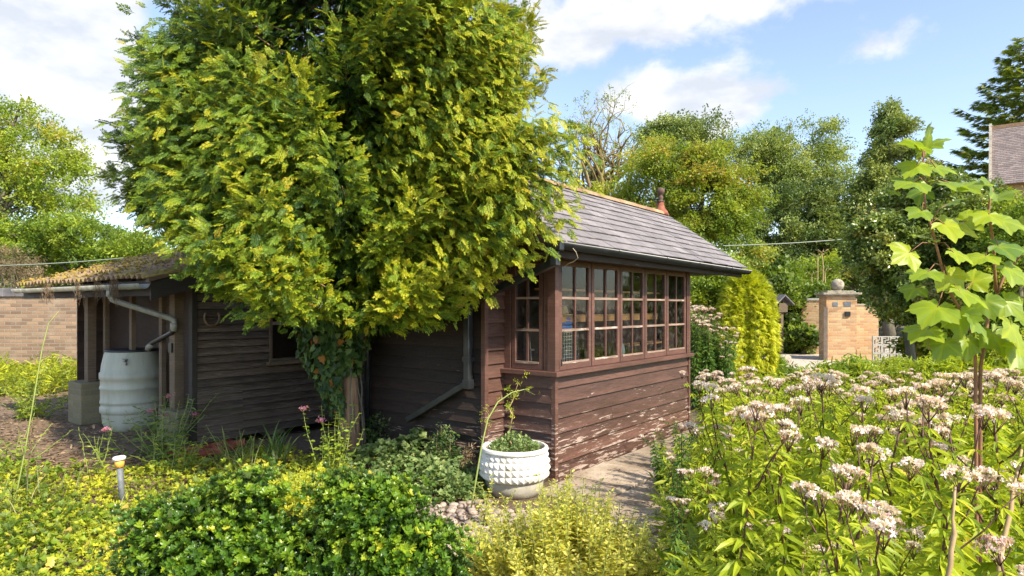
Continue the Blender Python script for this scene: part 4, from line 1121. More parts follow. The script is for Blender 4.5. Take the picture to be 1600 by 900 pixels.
# distant hut and a bird house
root = thing('garden_hut', 'small brown roofed garden hut behind the golden conifer', 'hut', W(1196, 480, 21.).to_2d().to_3d(), .3)
mb = MB(); boards(mb, (-.9, 0, 0), (1, 0, 0), (0, -1, 0), 1.0, 0, 1.55, .12); boards(mb, (.1, 0, 0), (0, 1, 0), (1, 0, 0), 1.2, 0, 1.55, .12); mb.build('wall', M['brown_dark'], root)
mb = MB(); mb.hexa([(-1.0, -.15, 1.95), (.2, -.15, 1.52), (.2, 1.3, 1.52), (-1., 1.3, 1.95), (-1.0, -.15, 2.0), (.2, -.15, 1.57), (.2, 1.3, 1.57), (-1., 1.3, 2.0)]); mb.build('roof', M['clay'], root)
root = thing('bird_house', 'small gabled bird house on a post among the ivy', 'bird house', W(1221, 480, 19.2).to_2d().to_3d(), .2)
mb = MB(); mb.box(-.14, .14, -.1, .1, 1.35, 1.62); mb.build('box', M['post_wood'], root)
mb = MB(); mb.hexa([(-.30, -.2, 1.56), (0, -.2, 1.84), (0, .2, 1.84), (-.30, .2, 1.56), (-.30, -.2, 1.60), (0, -.2, 1.88), (0, .2, 1.88), (-.30, .2, 1.60)])
mb.hexa([(0.002, -.2, 1.84), (.30, -.2, 1.56), (.30, .2, 1.56), (0.002, .2, 1.84), (0.002, -.2, 1.88), (.30, -.2, 1.60), (.30, .2, 1.60), (0.002, .2, 1.88)]); mb.build('roof', M['coping'], root)
MB().box(-.04, .04, -.04, .04, 0, 1.35).build('post', M['post_wood'], root)
# stone trough edge by the drive
o = MB().lathe([(.0, 0), (.30, .01), (.34, .10), (.33, .2), (.26, .26), (.0, .25)], n=9, sx=1, sy=.6).build('boulder', M['stone']); o.location = (7.0, 16.8, 0)
tag(o, 'dark mossy stone at the edge of the pale driveway', 'boulder')

# neighbouring house roof, far right
root = thing('neighbour_house', 'neighbouring house with weathered tile roof beyond the trees', 'house', W(1550, 480, 24).to_2d().to_3d(), math.radians(-36.9))
def tiles(mb, x0, x1, y0, z0, y1, z1, ex=.14):
    s = math.hypot(y1 - y0, z1 - z0); n_ = int(s / ex)
    for i in range(n_):
        a, b = i / n_, (i + 1.15) / n_; ya, yb = y0 + (y1-y0)*a, y0 + (y1-y0)*b; za, zb_ = z0 + (z1-z0)*a, z0 + (z1-z0)*b
        x = x0 - (i % 2) * .09
        while x < x1:
            xa, xb = max(x, x0), min(x + .18, x1) - .006
            if xb > xa: mb.hexa([(xa, ya, za + .01), (xb, ya, za + .01), (xb, yb, zb_), (xa, yb, zb_), (xa, ya, za + .035), (xb, ya, za + .035), (xb, yb, zb_ + .012), (xa, yb, zb_ + .012)], float(R.uniform(.1, .9)))
            x += .18
mb = MB(); tiles(mb, 0, 7.0, -.4, 6.0, 3.2, 8.9); mb.build('roof', M['roof_tile_far'], root)
MB().box(.2, 6.8, .0, 6, 0, 6.2).build('wall', M['brick_gate'], root); MB().box(-.05, 7.0, 3.1, 3.4, 8.86, 9.0).build('ridge', M['clay'], root)
MB().hexa([(-.1, -.45, 5.95), (-.002, -.45, 5.95), (-.002, 3.3, 9.0), (-.1, 3.3, 9.0), (-.1, -.45, 6.1), (-.002, -.45, 6.1), (-.002, 3.3, 9.15), (-.1, 3.3, 9.15)]).build('verge', M['stone'], root)

# overhead wires
def wire(a, b, sag, lab, r=.012):
    p = [a.lerp(b, t) - Vector((0, 0, sag * 4 * t * (1 - t))) for t in np.linspace(0, 1, 14)]
    tag(MB().tube(p, r, 5).build('overhead_wire', M['wire_grey']), lab, 'wire')
wire(W(-60, 416, 11.5), W(420, 372, 11.5), .12, 'thin grey wire sagging above the mossy shed roof', .010)
wire(W(1130, 384, 16), W(1500, 352, 16.5), .10, 'thin pale wire crossing in front of the dark trees', .012)

# ------------------------------------------------------------------ big conifer in front of the buildings
def inside_house(P):
    d = P - np.array(A0); x = d[:, 0]*.615 + d[:, 1]*.7886; y = -d[:, 0]*.7886 + d[:, 1]*.615
    rz = np.where(y < YR, EZ + (y - YE)*SL, RZ - (y - YR) * .4) + .07
    a = (x > XL - .1) & (y > YE - .12) & (y < YB + .1) & (P[:, 2] < rz)
    d = P - np.array(S0); x = d[:, 0]*.615 + d[:, 1]*.7886; y = -d[:, 0]*.7886 + d[:, 1]*.615
    b = (x > SE - .1) & (y > SY0 - .12) & (P[:, 2] < SZ + (x - SE)*SS + .06)
    return a | b
def conifer():
    bx = np.array([-1.56, 6.30, 0.])
    root = thing('conifer_tree', 'huge yellow green conifer with drooping fan sprays over the summerhouse', 'tree', bx)
    tr = MB(); ax = wander((0, 0, 0), (-.12, .05, 9.0), 10, .03)
    tr.tube(ax, [.088, .08, .075, .07, .065, .06, .05, .04, .03, .02, .01], 10)
    tr.tube(wander((.0, .02, .02), (-.30, .05, 1.9), 6, .1), [.07, .065, .06, .055, .05, .04, .03], 8)
    FP, FD, FU, FS, FT = [], [], [], [], []
    nb = 250
    for b in range(nb):
        zb = 1.98 + 6.6 * (b / nb) ** 1.35; a = b * 2.39996 + R.uniform(-.3, .3)
        cx, sn = math.cos(a), math.sin(a)
        # crown radius by height and side
        if zb < 4.6: Rr = 2.02 - .10 * abs(zb - 3.0)
        else: Rr = 1.95 * max(.1, (9.0 - zb) / 4.4) ** .75
        if cx < -.2: Rr *= 1 - .13 * min(1, (-cx - .2) * 1.6) * (1 if zb < 2.4 or zb > 3.4 else .2)
        if cx < -.1 and zb > 3.7: Rr *= .98
        da = (math.degrees(a) + 42 + 180) % 360 - 180
        Rr *= 1 + (.07 if zb < 3.0 else .04) * math.exp(-(da / 30) ** 2)
        if sn < -.6: Rr *= .93
        L_ = Rr * R.uniform(.85, 1.04)
        if R.uniform() < .10: L_ *= 1.12
        drop = .32 * L_ * R.uniform(.7, 1.25) * (1.25 if zb < 2.6 else 1)
        if cx < -.3 and zb < 3.2: drop *= .35
        if sn > .2 and zb < 2.5: drop *= .3
        tt = np.linspace(0, 1, 9); hor = L_ * tt; ver = -drop * np.sin(tt * 2.2) * 1.05 + .16 * L_ * tt ** 3
        side = R.normal() * .12 * L_ * tt ** 2
        base = ax[min(10, int(zb / .9))].copy(); base[2] = zb
        path = base + np.stack([hor * cx - side * sn, hor * sn + side * cx, ver], 1)
        pw = path + bx
        if inside_house(pw[3:5]).any(): 
            pass
        ins = inside_house(pw); kk = int(np.argmax(ins)) if ins.any() else 9
        low = pw[:, 2] < 1.62; kk = min(kk, int(np.argmax(low)) if low.any() else 9, 7)
        if kk >= 2: tr.tube(path[:kk], [max(.004, .022 * (1 - .14 * i)) for i in range(kk)], 4)
        btint = R.uniform(-.10, .07)
        Rr *= 1
        nf = int((360 if cx < -.25 and zb > 2.6 else 500) * (1 if zb < 6.3 else .4) * (.6 + .4 * L_ / 2))
        for k in range(nf):
            t = R.uniform(.12, 1.0) ** .66; i = t * 8; j = int(min(i, 7)); fr_ = i - j
            p = path[j] * (1 - fr_) + path[j + 1] * fr_
            d = unit(path[j + 1] - path[j])
            lat = np.array([-d[1], d[0], 0]); lat = unit(lat) * R.choice([-1, 1])
            off = R.uniform(0, .36) * (1.15 - t * .75) * min(1, L_ / 1.5)
            p = p + lat * off + d * off * .5 + np.array([0, 0, -R.uniform(.0, .26) * (1 if zb < 5 else .5) - .25 * off])
            fd = d * R.uniform(.6, 1.2) + lat * R.uniform(.1, .9) + np.array([0, 0, R.uniform(-.75, .45)]) + R.normal(size=3) * .22
            up = unit(np.array([cx, sn, 0]) * .9 + np.array([0, 0, .9]) + R.normal(size=3) * .35)
            FP.append(p); FD.append(fd); FU.append(up); FS.append(R.uniform(.07, .145) * (1 if zb < 6.3 else 1.9))
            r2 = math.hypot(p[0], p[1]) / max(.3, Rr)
            # old inner growth is darker green, new tips yellow; western shade and eastern sun are painted into the tint
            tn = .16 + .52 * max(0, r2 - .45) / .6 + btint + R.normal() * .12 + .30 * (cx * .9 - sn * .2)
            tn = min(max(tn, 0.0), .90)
            if R.uniform() < .05: tn = R.uniform(.93, 1)
            FT.append(tn)
    # boughs reaching forward past the gable end of the summerhouse
    for b in range(265):
        if b < 150:
            lx, ly = R.uniform(-1.05, -.66), R.uniform(-.62, 1.5); hw = H2W(lx, ly, 0)
            zlo = np.interp(ly, [-.6, -.2, .3, 1.5], [1.98, 1.80, 1.60, 1.50]); zt = zlo + (3.5 - zlo) * R.uniform() ** 1.1
        else:                      # the lower front and west side
            an = math.radians(R.uniform(188, 268)); ra = R.uniform(1.35, 1.9); hw = Vector((bx[0] + ra * math.cos(an), bx[1] + ra * math.sin(an), 0))
            zlo = np.interp(hw.x, [-3.6, -2.95, -2.6, -2.3, -1.9], [2.35, 2.22, 2.0, 1.62, 1.48]) + .08; zt = zlo + 1.3 * R.uniform() ** 1.2
        tgt = np.array([hw.x, hw.y, zt]) - bx; o0 = np.array([0, 0, min(zt + R.uniform(.2, .7), 5)])
        t = np.linspace(0, 1, 9)[:, None]; path = o0 + (tgt - o0) * t + np.array([0, 0, 1]) * .22 * np.sin(t * 3.14)
        tr.tube(path[:6], [.012, .010, .008, .006, .005, .004], 4); od = unit(tgt * [1, 1, 0]); btint = R.uniform(-.1, .14)
        for k in range(150):
            q = R.uniform(.45, 1.0) ** .7; i = q * 8; j = int(min(i, 7)); p = path[j] + (path[j+1] - path[j]) * (i - j)
            p = p + R.normal(size=3) * np.array([.13, .13, .12]); FP.append(p)
            FD.append(od * R.uniform(.3, 1) + np.array([.3 if b < 150 else -.1, -.5, 0]) * R.uniform(0, 1) + np.array([0, 0, R.uniform(-1.0, .2)]) + R.normal(size=3) * .25)
            FU.append(unit(np.array([.45, -.75, .8]) + R.normal(size=3) * .35)); FS.append(R.uniform(.07, .145))
            FT.append(R.uniform(.93, 1) if R.uniform() < .04 else min(.9, max(0, (.30 if b < 150 else .10) + .45 * (q - .5) / .5 + btint + R.normal() * .12)))  # lower front and west boughs start darker: the crown's shade put into their tint
    # hanging skirt at the front: sprays dropping from the lowest boughs
    FP = np.array(FP); FD = np.array(FD); FU = np.array(FU); FS = np.array(FS); FT = np.array(FT)
    Xw = (FP + bx)[:, 0]; rr_ = np.hypot(FP[:, 0], FP[:, 1])
    trim = ((FP[:, 0] < 0) & (rr_ > 2.02 + .08 * np.sin(FP[:, 2] * 5))) | ((FP[:, 0] > 0) & (FP[:, 2] > 2.9) & (rr_ > 2.12 + .07 * np.sin(FP[:, 2] * 6)))
    hd = FP + bx - np.array(A0); hx = hd[:, 0]*.615 + hd[:, 1]*.7886
    trim |= (hx > -.34) & (FP[:, 2] < 3.7) & (hx < 3)
    ok = ~trim & ~inside_house(FP + bx) & ((FP + bx)[:, 2] > np.interp(Xw, [-3.6, -2.95, -2.6, -2.3, -1.9, -.45, -.1, .3], [2.35, 2.22, 2.02, 1.66, 1.42, 1.38, 1.62, 1.95]) + R.normal(size=len(Xw)) * .05)
    FP, FD, FU, FS, FT = FP[ok], FD[ok], FU[ok], FS[ok], FT[ok]
    print('fronds', len(FP))
    mb = MB(); Rq = frames(FD, FU, .25); det = (np.hypot(FP[:, 0], FP[:, 1]) > 1.0) & (FP[:, 1] < .9) & (FP[:, 2] < 5.0)
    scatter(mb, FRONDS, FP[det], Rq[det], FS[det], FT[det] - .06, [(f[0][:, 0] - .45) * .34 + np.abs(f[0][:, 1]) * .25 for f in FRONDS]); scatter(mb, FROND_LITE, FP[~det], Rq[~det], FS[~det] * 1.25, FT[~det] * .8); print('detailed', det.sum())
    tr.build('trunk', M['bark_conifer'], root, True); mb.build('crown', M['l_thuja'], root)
    return root, ax
R.seed(21); tree_root, axp = conifer()
# ivy climbing the trunk
root = thing('ivy', 'ivy climbing the conifer trunk in a thick sleeve', 'ivy', (-1.56, 6.30, 0))
mb = MB(); n = 4200; z = R.uniform(.45, 2.3, n); a = R.uniform(0, 6.28, n)
wid = np.interp(z, [.45, .75, 1.0, 1.5, 2.3], [.08, .19, .30, .40, .48]); off = np.interp(z, [.45, 1.0, 2.3], [-.11, -.20, -.12])
keep = ~((z < .85) & (np.cos(a) > .35)); rr = wid * (.72 + .35 * R.uniform(size=n))
P = np.stack([rr * np.cos(a) + off, rr * np.sin(a) * .8, z], 1)[keep]; n = len(P)
out = np.stack([np.cos(a), np.sin(a), np.full(len(a), .25)], 1)[keep]
D = np.tile([0, 0, -1.], (n, 1)) + R.normal(size=(n, 3)) * .5
T = np.clip(R.uniform(0, .93, n), 0, 1); T[R.uniform(size=n) < .05] = 1
mb.inst(IVY, P, frames(D, out, .35), R.uniform(.045, .085, n), T); mb.build('foliage', M['l_ivy'], root)
mb = MB()
for i in range(12):
    a = R.uniform(0, 6.28); mb.tube(wander((.09*math.cos(a), .09*math.sin(a), 0), (.12*math.cos(a+1) - .15, .12*math.sin(a+1), 1.8), 8, .12), .008, 5)
mb.build('vine_stem', M['bark'], root, True)

# ------------------------------------------------------------------ background trees
tree('beech_tree', 'airy lime green tree with layered branches at the far left', 'tree', -40, 17,
     lobes_px([(20, 200, 80, 50), (60, 250, 95, 55), (-20, 290, 110, 70), (90, 300, 60, 45), (-80, 220, 90, 90), (40, 330, 100, 45), (135, 290, 22, 50)], 17),
     'l_lime', CL_OVAL, 130, 34, .55, .16, 'bark', .16, 30, .25, .95, shell=.3, forks=2)
tree('field_maple', 'rounded lime green maple behind the mossy shed roof', 'tree', 150, 16,
     lobes_px([(120, 380, 70, 48), (175, 390, 55, 55), (60, 400, 60, 42), (210, 400, 45, 40), (20, 370, 55, 40)], 16),
     'l_lime', CL_OVAL, 110, 40, .36, .14, 'bark', .10, 20, .05, .8, shell=.5, forks=1)
tree('dark_shrub_tree', 'darker green tree low behind the brick wall coping', 'tree', 60, 18.5,
     lobes_px([(40, 400, 120, 50), (200, 420, 120, 50), (-60, 380, 90, 70), (330, 400, 90, 60)], 18.5), 'l_mid', CL_OVAL, 120, 40, .5, .17, 'bark', .12, 10, .05, .6, shell=.4)
shrub('bare_bush', 'twiggy grey brown bush above the left end of the brick wall', 'bush', 25, 14.6, lobes_px([(20, 425, 45, 38), (-25, 430, 45, 40)], 14.6), 'l_litter', CL_RH, 50, 30, .25, .07, stems=40)
# behind the summerhouse
tree('half_bare_tree', 'half bare mossy trunked tree rising behind the slate ridge', 'tree', 928, 22,
     lobes_px([(905, 190, 38, 40), (960, 240, 55, 45), (895, 250, 45, 50), (1000, 250, 40, 35), (930, 190, 60, 45)], 22),
     'l_pale', CL_RH, 55, 11, .6, .14, 'bark_moss', .30, 46, .2, 1, shell=.2, forks=5, top=7.4)
tree('bushy_tree', 'broad bright green bushy tree behind the terracotta finial', 'tree', 1090, 19,
     lobes_px([(1090, 300, 75, 75), (1060, 260, 55, 40), (1130, 330, 65, 60), (1035, 300, 45, 60), (1100, 380, 90, 60), (1150, 290, 35, 45)], 19),
     'l_mid', CL_OVAL, 150, 60, .42, .17, 'bark', .14, 20, .4, .98, shell=.55)
tree('yellowing_tree', 'yellowing loose tree between the bare tree and the bushy one', 'tree', 985, 20,
     lobes_px([(1000, 300, 45, 40), (960, 320, 40, 35), (1010, 250, 30, 35)], 20), 'l_lime', CL_OVAL, 60, 30, .45, .14, 'bark_moss', .10, 16, .35, 1, shell=.3, forks=1)
tree('oak_tree', 'dark topped oak rising behind the bushy tree', 'tree', 1070, 27,
     lobes_px([(1060, 220, 50, 35), (1110, 215, 45, 28), (1030, 230, 35, 40), (1140, 240, 35, 30)], 27), 'l_dark', CL_OVAL, 90, 40, .5, .20, 'bark', .18, 16, .3, 1, shell=.4)
tree('ash_tree', 'tall pale feathery ash with sky showing through', 'tree', 1215, 34,
     lobes_px([(1215, 245, 50, 60), (1270, 225, 45, 45), (1180, 250, 35, 40), (1300, 250, 30, 40), (1245, 290, 80, 45), (1200, 300, 40, 45)], 34),
     'l_pale', CL_RH, 150, 42, .85, .26, 'bark', .22, 40, .1, .9, shell=.25, forks=3)
tree('holly_tree', 'dark green dense tree in the middle distance behind the gate piers', 'tree', 1250, 27,
     lobes_px([(1250, 370, 80, 65), (1210, 390, 55, 50), (1300, 380, 50, 70), (1260, 320, 55, 40), (1330, 400, 50, 60)], 27),
     'l_dark', CL_OVAL, 170, 60, .55, .22, 'bark', .2, 14, .1, 1, shell=.55)
tree('ivy_clad_tree', 'tall dark column of ivy clad tree right of the ash', 'tree', 1392, 26,
     lobes_px([(1403, 185, 22, 32), (1396, 222, 34, 42), (1388, 265, 38, 45), (1378, 310, 44, 55), (1400, 350, 50, 60), (1360, 380, 45, 60)], 26),
     'l_dark', CL_OVAL, 150, 60, .45, .22, 'bark', .25, 8, .3, 1, shell=.6)
def far_conifer():
    Y = 30; bx = np.array(W(1605, 480, Y)); bx[2] = 0
    root = thing('cedar_tree', 'tall dark cedar with tiered sweeping branches at the right edge', 'tree', bx); tr = MB(); H = 14.3
    tr.tube([(0, 0, 0), (.1, 0, H * .6), (0, 0, H)], [.3, .17, .02], 8); Ps = []; Ds = []
    for b in range(120):
        z = 3 + (H - 3) * b / 120; L_ = (.35 + 7.6 * ((H - z) / H) ** .8) * R.uniform(.75, 1.15); a = b * 2.4
        d = np.array([math.cos(a), math.sin(a), 0]); t = np.linspace(0, 1, 7)[:, None]
        p = np.array([0, 0, z]) + d * L_ * t + np.array([0, 0, 1]) * (-.25 * L_ * np.sin(t * 2.4) + .18 * L_ * t ** 2)
        tr.tube(p, [.04, .035, .03, .02, .015, .01, .006], 4)
        for k in range(int(45 * L_)):
            s = R.uniform(.15, 1); i = s * 6; j = int(min(i, 5)); q = p[j] + (p[j+1] - p[j]) * (i - j)
            lat = np.array([-d[1], d[0], 0]) * R.choice([-1, 1]) * R.uniform(0, .7) * (1.1 - s)
            Ps.append(q + lat + [0, 0, -R.uniform(0, .12)]); Ds.append(d + lat * 1.5 + R.normal(size=3) * .2)
    Ps = np.array(Ps); n = len(Ps); mb = MB(); scatter(mb, FROND_LITE, Ps, frames(np.array(Ds), None, .3), R.uniform(.28, .5, n), R.uniform(.1, 1, n))
    tr.build('trunk', M['bark'], root, True); mb.build('crown', M['l_mid'], root)
far_conifer()
# right middle: big evergreen shrub, brushwood, climbing masses
tree('laurel_tree', 'large glossy evergreen laurel to the right of the gate piers', 'tree', 1430, 12,
     lobes_px([(1430, 350, 75, 60), (1378, 385, 42, 55), (1480, 330, 60, 55), (1430, 440, 70, 60), (1500, 400, 60, 70), (1400, 465, 35, 35), (1540, 380, 60, 90), (1450, 300, 55, 40)], 12),
     'l_laurel', CL_OVAL, 230, 50, .24, .14, 'bark', .10, 20, .1, .95, shell=.55)
tree('elder_tree', 'pale leaved elder filling the right edge below the tiled roof', 'tree', 1590, 10.5,
     lobes_px([(1590, 350, 60, 60), (1620, 430, 80, 70), (1560, 460, 50, 50), (1650, 330, 70, 60)], 10.5), 'l_lime', CL_OVAL, 110, 50, .24, .12, 'bark', .08, 12, .05, .8, shell=.5)
def golden_cypress():
    Y = 12.2; bx = np.array(W(1166, 480, Y)); bx[2] = 0; root = thing('golden_cypress', 'bright golden conical cypress right of the summerhouse', 'conifer', bx)
    n = 5200; z = R.uniform(0, 1, n) ** 1.0; a = R.uniform(0, 6.28, n)
    lob = 1 + .10 * np.sin(a * 5 + z * 3) + .06 * np.sin(a * 11); rad = .54 * np.sqrt(np.clip(1 - (z * 2 - .72).clip(-.72, 1.28) ** 2 / 1.64, 0.01, 1)) * lob * R.uniform(.82, 1.03, n)
    P = np.stack([rad*np.cos(a), rad*np.sin(a), z * 2.12 + .05], 1); D = np.stack([np.cos(a)*.5, np.sin(a)*.5, np.full(n, -.6) + 0.9 * z], 1) + R.normal(size=(n, 3)) * .2
    up = np.stack([np.cos(a), np.sin(a), np.full(n, .3)], 1)
    mb = MB(); scatter(mb, FROND_LITE, P, frames(D, up, .3), R.uniform(.09, .17, n), R.uniform(0, 1, n) * .5 + .5 * (rad / .6)); mb.build('crown', M['l_gold'], root)
    MB().tube([(0, 0, 0), (0, 0, 1.9)], [.06, .01], 8).build('trunk', M['bark'], root, True)
golden_cypress()
shrub('hedge', 'overgrown hedge of mixed green climbers left of the gate piers', 'hedge', 1230, 21.5,
      lobes_px([(1230, 510, 35, 40), (1215, 480, 30, 45), (1245, 470, 35, 40), (1190, 460, 50, 50), (1250, 530, 22, 18, -1)], 21.5), 'l_mid', CL_IVY, 110, 60, .34, .22, .0, .6)
shrub('buddleia', 'pale spindly shrub with upright shoots above the plain gate pier', 'shrub', 1272, 23,
      lobes_px([(1230, 432, 60, 22), (1285, 425, 35, 25), (1180, 430, 45, 35)], 23), 'l_lime', CL_LANCE, 70, 34, .4, .22, .1, .9)
root = thing('hogweed', 'tall dry hogweed stalks standing above the gate pier', 'weed', W(1280, 480, 21.8).to_2d().to_3d())
mb = MB()
for dx, h in ((-.25, 2.6), (-.05, 3.2), (.10, 3.35), (.2, 2.7)):
    mb.tube(wander((dx * .6, 0, 0), (dx, 0, h), 6, .04), [.03, .028, .025, .022, .02, .015, .01], 6)
    for q in range(7):
        a = q * .9; mb.tube([(dx, 0, h), (dx + .22*math.cos(a), .2*math.sin(a), h + .12)], .006, 4)
mb.build('stem', M['stem_dry'], root, True)
shrub('viburnum', 'broad leaved shrub in front of the white screen blocks', 'shrub', 1440, 12.5,
      lobes_px([(1450, 540, 35, 28), (1480, 545, 60, 35), (1540, 540, 60, 40), (1600, 540, 60, 45)], 12.5), 'l_mid', CL_OVAL, 130, 36, .20, .17, .3, .95)
shrub('lime_shrub', 'low lime green shrub in front of the drive and pier', 'shrub', 1350, 9.5,
      lobes_px([(1350, 590, 45, 26), (1300, 600, 45, 22), (1400, 595, 50, 26)], 9.5), 'l_lime', CL_LANCE, 90, 34, .15, .13, .3, .98)
shrub('mixed_shrub', 'tangle of weeds between the golden conifer and the drive', 'shrub', 1210, 12.5,
      lobes_px([(1210, 590, 50, 25), (1160, 590, 50, 30), (1250, 600, 40, 15)], 12.5), 'l_lime', CL_LANCE, 90, 34, .18, .13, .05, .8)
shrub('mixed_shrub', 'green shrub mass under the right end of the slate roof', 'shrub', 1095, 13.5,
      lobes_px([(1095, 480, 50, 55), (1120, 440, 45, 40), (1080, 540, 50, 55), (1140, 430, 30, 25)], 13.5), 'l_lime', CL_OVAL, 130, 40, .26, .13, .05, .85)
shrub('right_shrub', 'yellow green weeds and nettles right behind the sycamore sapling', 'shrub', 1540, 7.0,
      lobes_px([(1500, 590, 70, 30), (1580, 570, 60, 40), (1650, 560, 60, 50)], 7.0), 'l_agri', CL_LANCE, 110, 34, .13, .10, .2, .9)
# far wood and hedges closing the horizon, one mass nobody could count
mb = MB(); n = 30000; x = R.uniform(-62, 75, n); yy = 44 + 4 * np.sin(x * .2) + R.uniform(-2, 2, n)
top = 4.5 + 1.6 * np.sin(x * .35) + 1.1 * np.sin(x * .9 + 1) ; P = np.stack([x, yy, R.uniform(0, 1, n) ** .8 * top], 1)
scatter(mb, CL_RH, P, rframes(n), R.uniform(.45, .8, n), np.clip(R.normal(.35, .2, n) + .1 * np.sin(x * 1.3), 0, 1)); tag(mb.build('far_wood', M['l_mid']), 'far wood closing the horizon behind the garden', 'wood', kind='stuff')

# ------------------------------------------------------------------ flowering hemp agrimony, plant by plant
def floret_tpl():
    r = np.random.RandomState(5); parts = []
    for i in range(5): parts.append(txf(RHOMB, rotm(r.uniform(-.6, .6), r.uniform(-1.4, -.3), r.uniform(0, 6.28)), 1.0, (0, 0, 0)))
    return tcat(parts)
FLORET = floret_tpl()
def agri_leaves(mb, p, az, s, droop):
    parts_P, parts_D = [], []
    for da in (-.55, 0, .55):
        k = 1.0 if da == 0 else .8
        parts_P.append(p); parts_D.append((math.cos(az + da), math.sin(az + da), -droop + R.uniform(-.15, .15))); 
        mb['P'].append(p); mb['D'].append(parts_D[-1]); mb['S'].append(s * k)
def flower_head(mbp, mbb, c, r, nd, dens=70):
    """domed corymb of many florets; c centre, r radius"""
    n = int(dens * (r / .05) ** 1.6); a = R.uniform(0, 6.28, n); q = np.sqrt(R.uniform(0, 1, n)); nl = 6
    # gather florets in small bunches
    ba = R.uniform(0, 6.28, 14); bq = np.sqrt(R.uniform(0, 1, 14)); bi = R.randint(0, 14, n)
    X = bq[bi]*np.cos(ba[bi]) * .85 + R.normal(size=n) * .13; Yc = bq[bi]*np.sin(ba[bi]) * .85 + R.normal(size=n) * .13
    Z = .34 * (1 - (X**2 + Yc**2)) + R.uniform(-.07, .07, n)
    P = np.array(c) + np.stack([X, Yc, Z], 1) * r
    mbp.inst(FLORET, P, rframes(n), R.uniform(.0065, .0105, n), R.uniform(0, 1, n) * (R.uniform(.15, .5) if R.uniform() < .25 else 1))
    m_ = n // 4; P2 = P[:m_] + R.normal(size=(m_, 3)) * .003 - np.array([0, 0, .010]); mbb.inst(FLORET, P2, rframes(m_), R.uniform(.006, .010, m_), R.uniform(0, 1, m_))
def agrimony(seed, heads, lm='l_agri', hr=.040):
    """unit plant 1 m tall; parts: stem, foliage and the flower heads"""
    R.seed(1000 + seed); root = empty('hemp_agrimony')
    st = MB(); path = wander((0, 0, 0), (R.uniform(-.07, .07), R.uniform(-.07, .07), .93), 9, .06)
    st.tube(path, [.0046 - .00022 * i for i in range(10)], 6)
    g_ = dict(P=[], D=[], S=[]); z = .10; az = R.uniform(0, 6.28)
    while z < .90:
        i = z / .93 * 9; j = int(min(i, 8)); p = path[j] + (path[j+1] - path[j]) * (i - j)
        s = .105 if z < .6 else .105 - .055 * (z - .6) / .3
        for k in (0, math.pi): agri_leaves(g_, p, az + k + R.uniform(-.2, .2), s * R.uniform(.85, 1.15), R.uniform(.05, .5))
        az += 1.57; z += R.uniform(.023, .034)
    hs_ = []
    tip = path[-1]
    hs_.append((tip + np.array([0, 0, .02]), hr * R.uniform(1.0, 1.3)))
    for k in range(heads - 1):
        j = R.randint(6, 9); p = path[j]; a = R.uniform(0, 6.28); e = p + np.array([math.cos(a) * R.uniform(.08, .17), math.sin(a) * R.uniform(.08, .17), (.93 - p[2]) * R.uniform(.55, 1.05) + .05])
        q = wander(p, e, 4, .12); st.tube(q, [.0027, .0024, .0021, .0019, .0016], 5); hs_.append((e, hr * R.uniform(.6, 1.0)))
        for t in (2, 3):
            for s_ in (0, 3.14): agri_leaves(g_, q[t], a + 1.57 + s_, .055, .3)
    for c, r in hs_:
        for k in range(6):
            a = k * 1.05; st.tube([np.array(c) - [0, 0, .045], np.array(c) + [r*.6*math.cos(a), r*.6*math.sin(a), .0]], [.0016, .001], 3)
    st.build('stem', M['stem_purple'], root, True)
    mb = MB(); P = np.array(g_['P']); n = len(P)
    mb.inst(LANCE, P, frames(np.array(g_['D']), None, .3), np.array(g_['S']), np.clip(R.normal(.5, .22, n), 0, .95)); mb.build('foliage', M[lm], root)
    for c, r in hs_:
        mp, mbr = MB(), MB(); flower_head(mp, mbr, c, r, 1); h = mp.build('flower_head', M['petal'], root); mbr.build('bracts', M['bract'], h)
    R.seed(77 + seed); return root
protos = [agrimony(i, [3, 4, 5, 3, 4, 3][i]) for i in range(6)]
protoc = [agrimony(20 + i, [3, 4, 3][i], 'l_agri_cool', .034) for i in range(3)]
AG_LAB = {'near': 'tall hemp agrimony with pale pink flower heads close on the right', 'mid': 'hemp agrimony with pinkish white heads in the dense stand beside the path',
          'edge': 'cooler green hemp agrimony at the edge of the paving', 'far': 'far hemp agrimony against the right end of the summerhouse'}
used = set(); pts = []
def put_agri(i, lst, x, y, h, key):
    pr = lst[i]; k = (lst is protoc, i)
    o = pr if k not in used else copy_tree(pr); used.add(k)
    o.location = (x, y, 0); o.rotation_euler = (R.normal() * .11, R.normal() * .11, R.uniform(0, 6.28)); s = h
    o.scale = (max(s, .75), max(s, .75), s)
    tag(o, AG_LAB[key], 'flower', {'near': 'near agrimony plants', 'mid': 'agrimony plants beside the path', 'edge': 'agrimony at the paving edge', 'far': 'agrimony at the summerhouse end'}[key])
R.seed(50)
for _ in range(30):
    Y = R.uniform(1.5, 2.25); X = R.uniform(.50, .90) * Y
    if any((X - a)**2 + (Y - b)**2 < .14**2 for a, b in pts): continue
    pts.append((X, Y)); put_agri(R.randint(6), protos, X, Y, R.uniform(.85, 1.27), 'near')
tries = 0
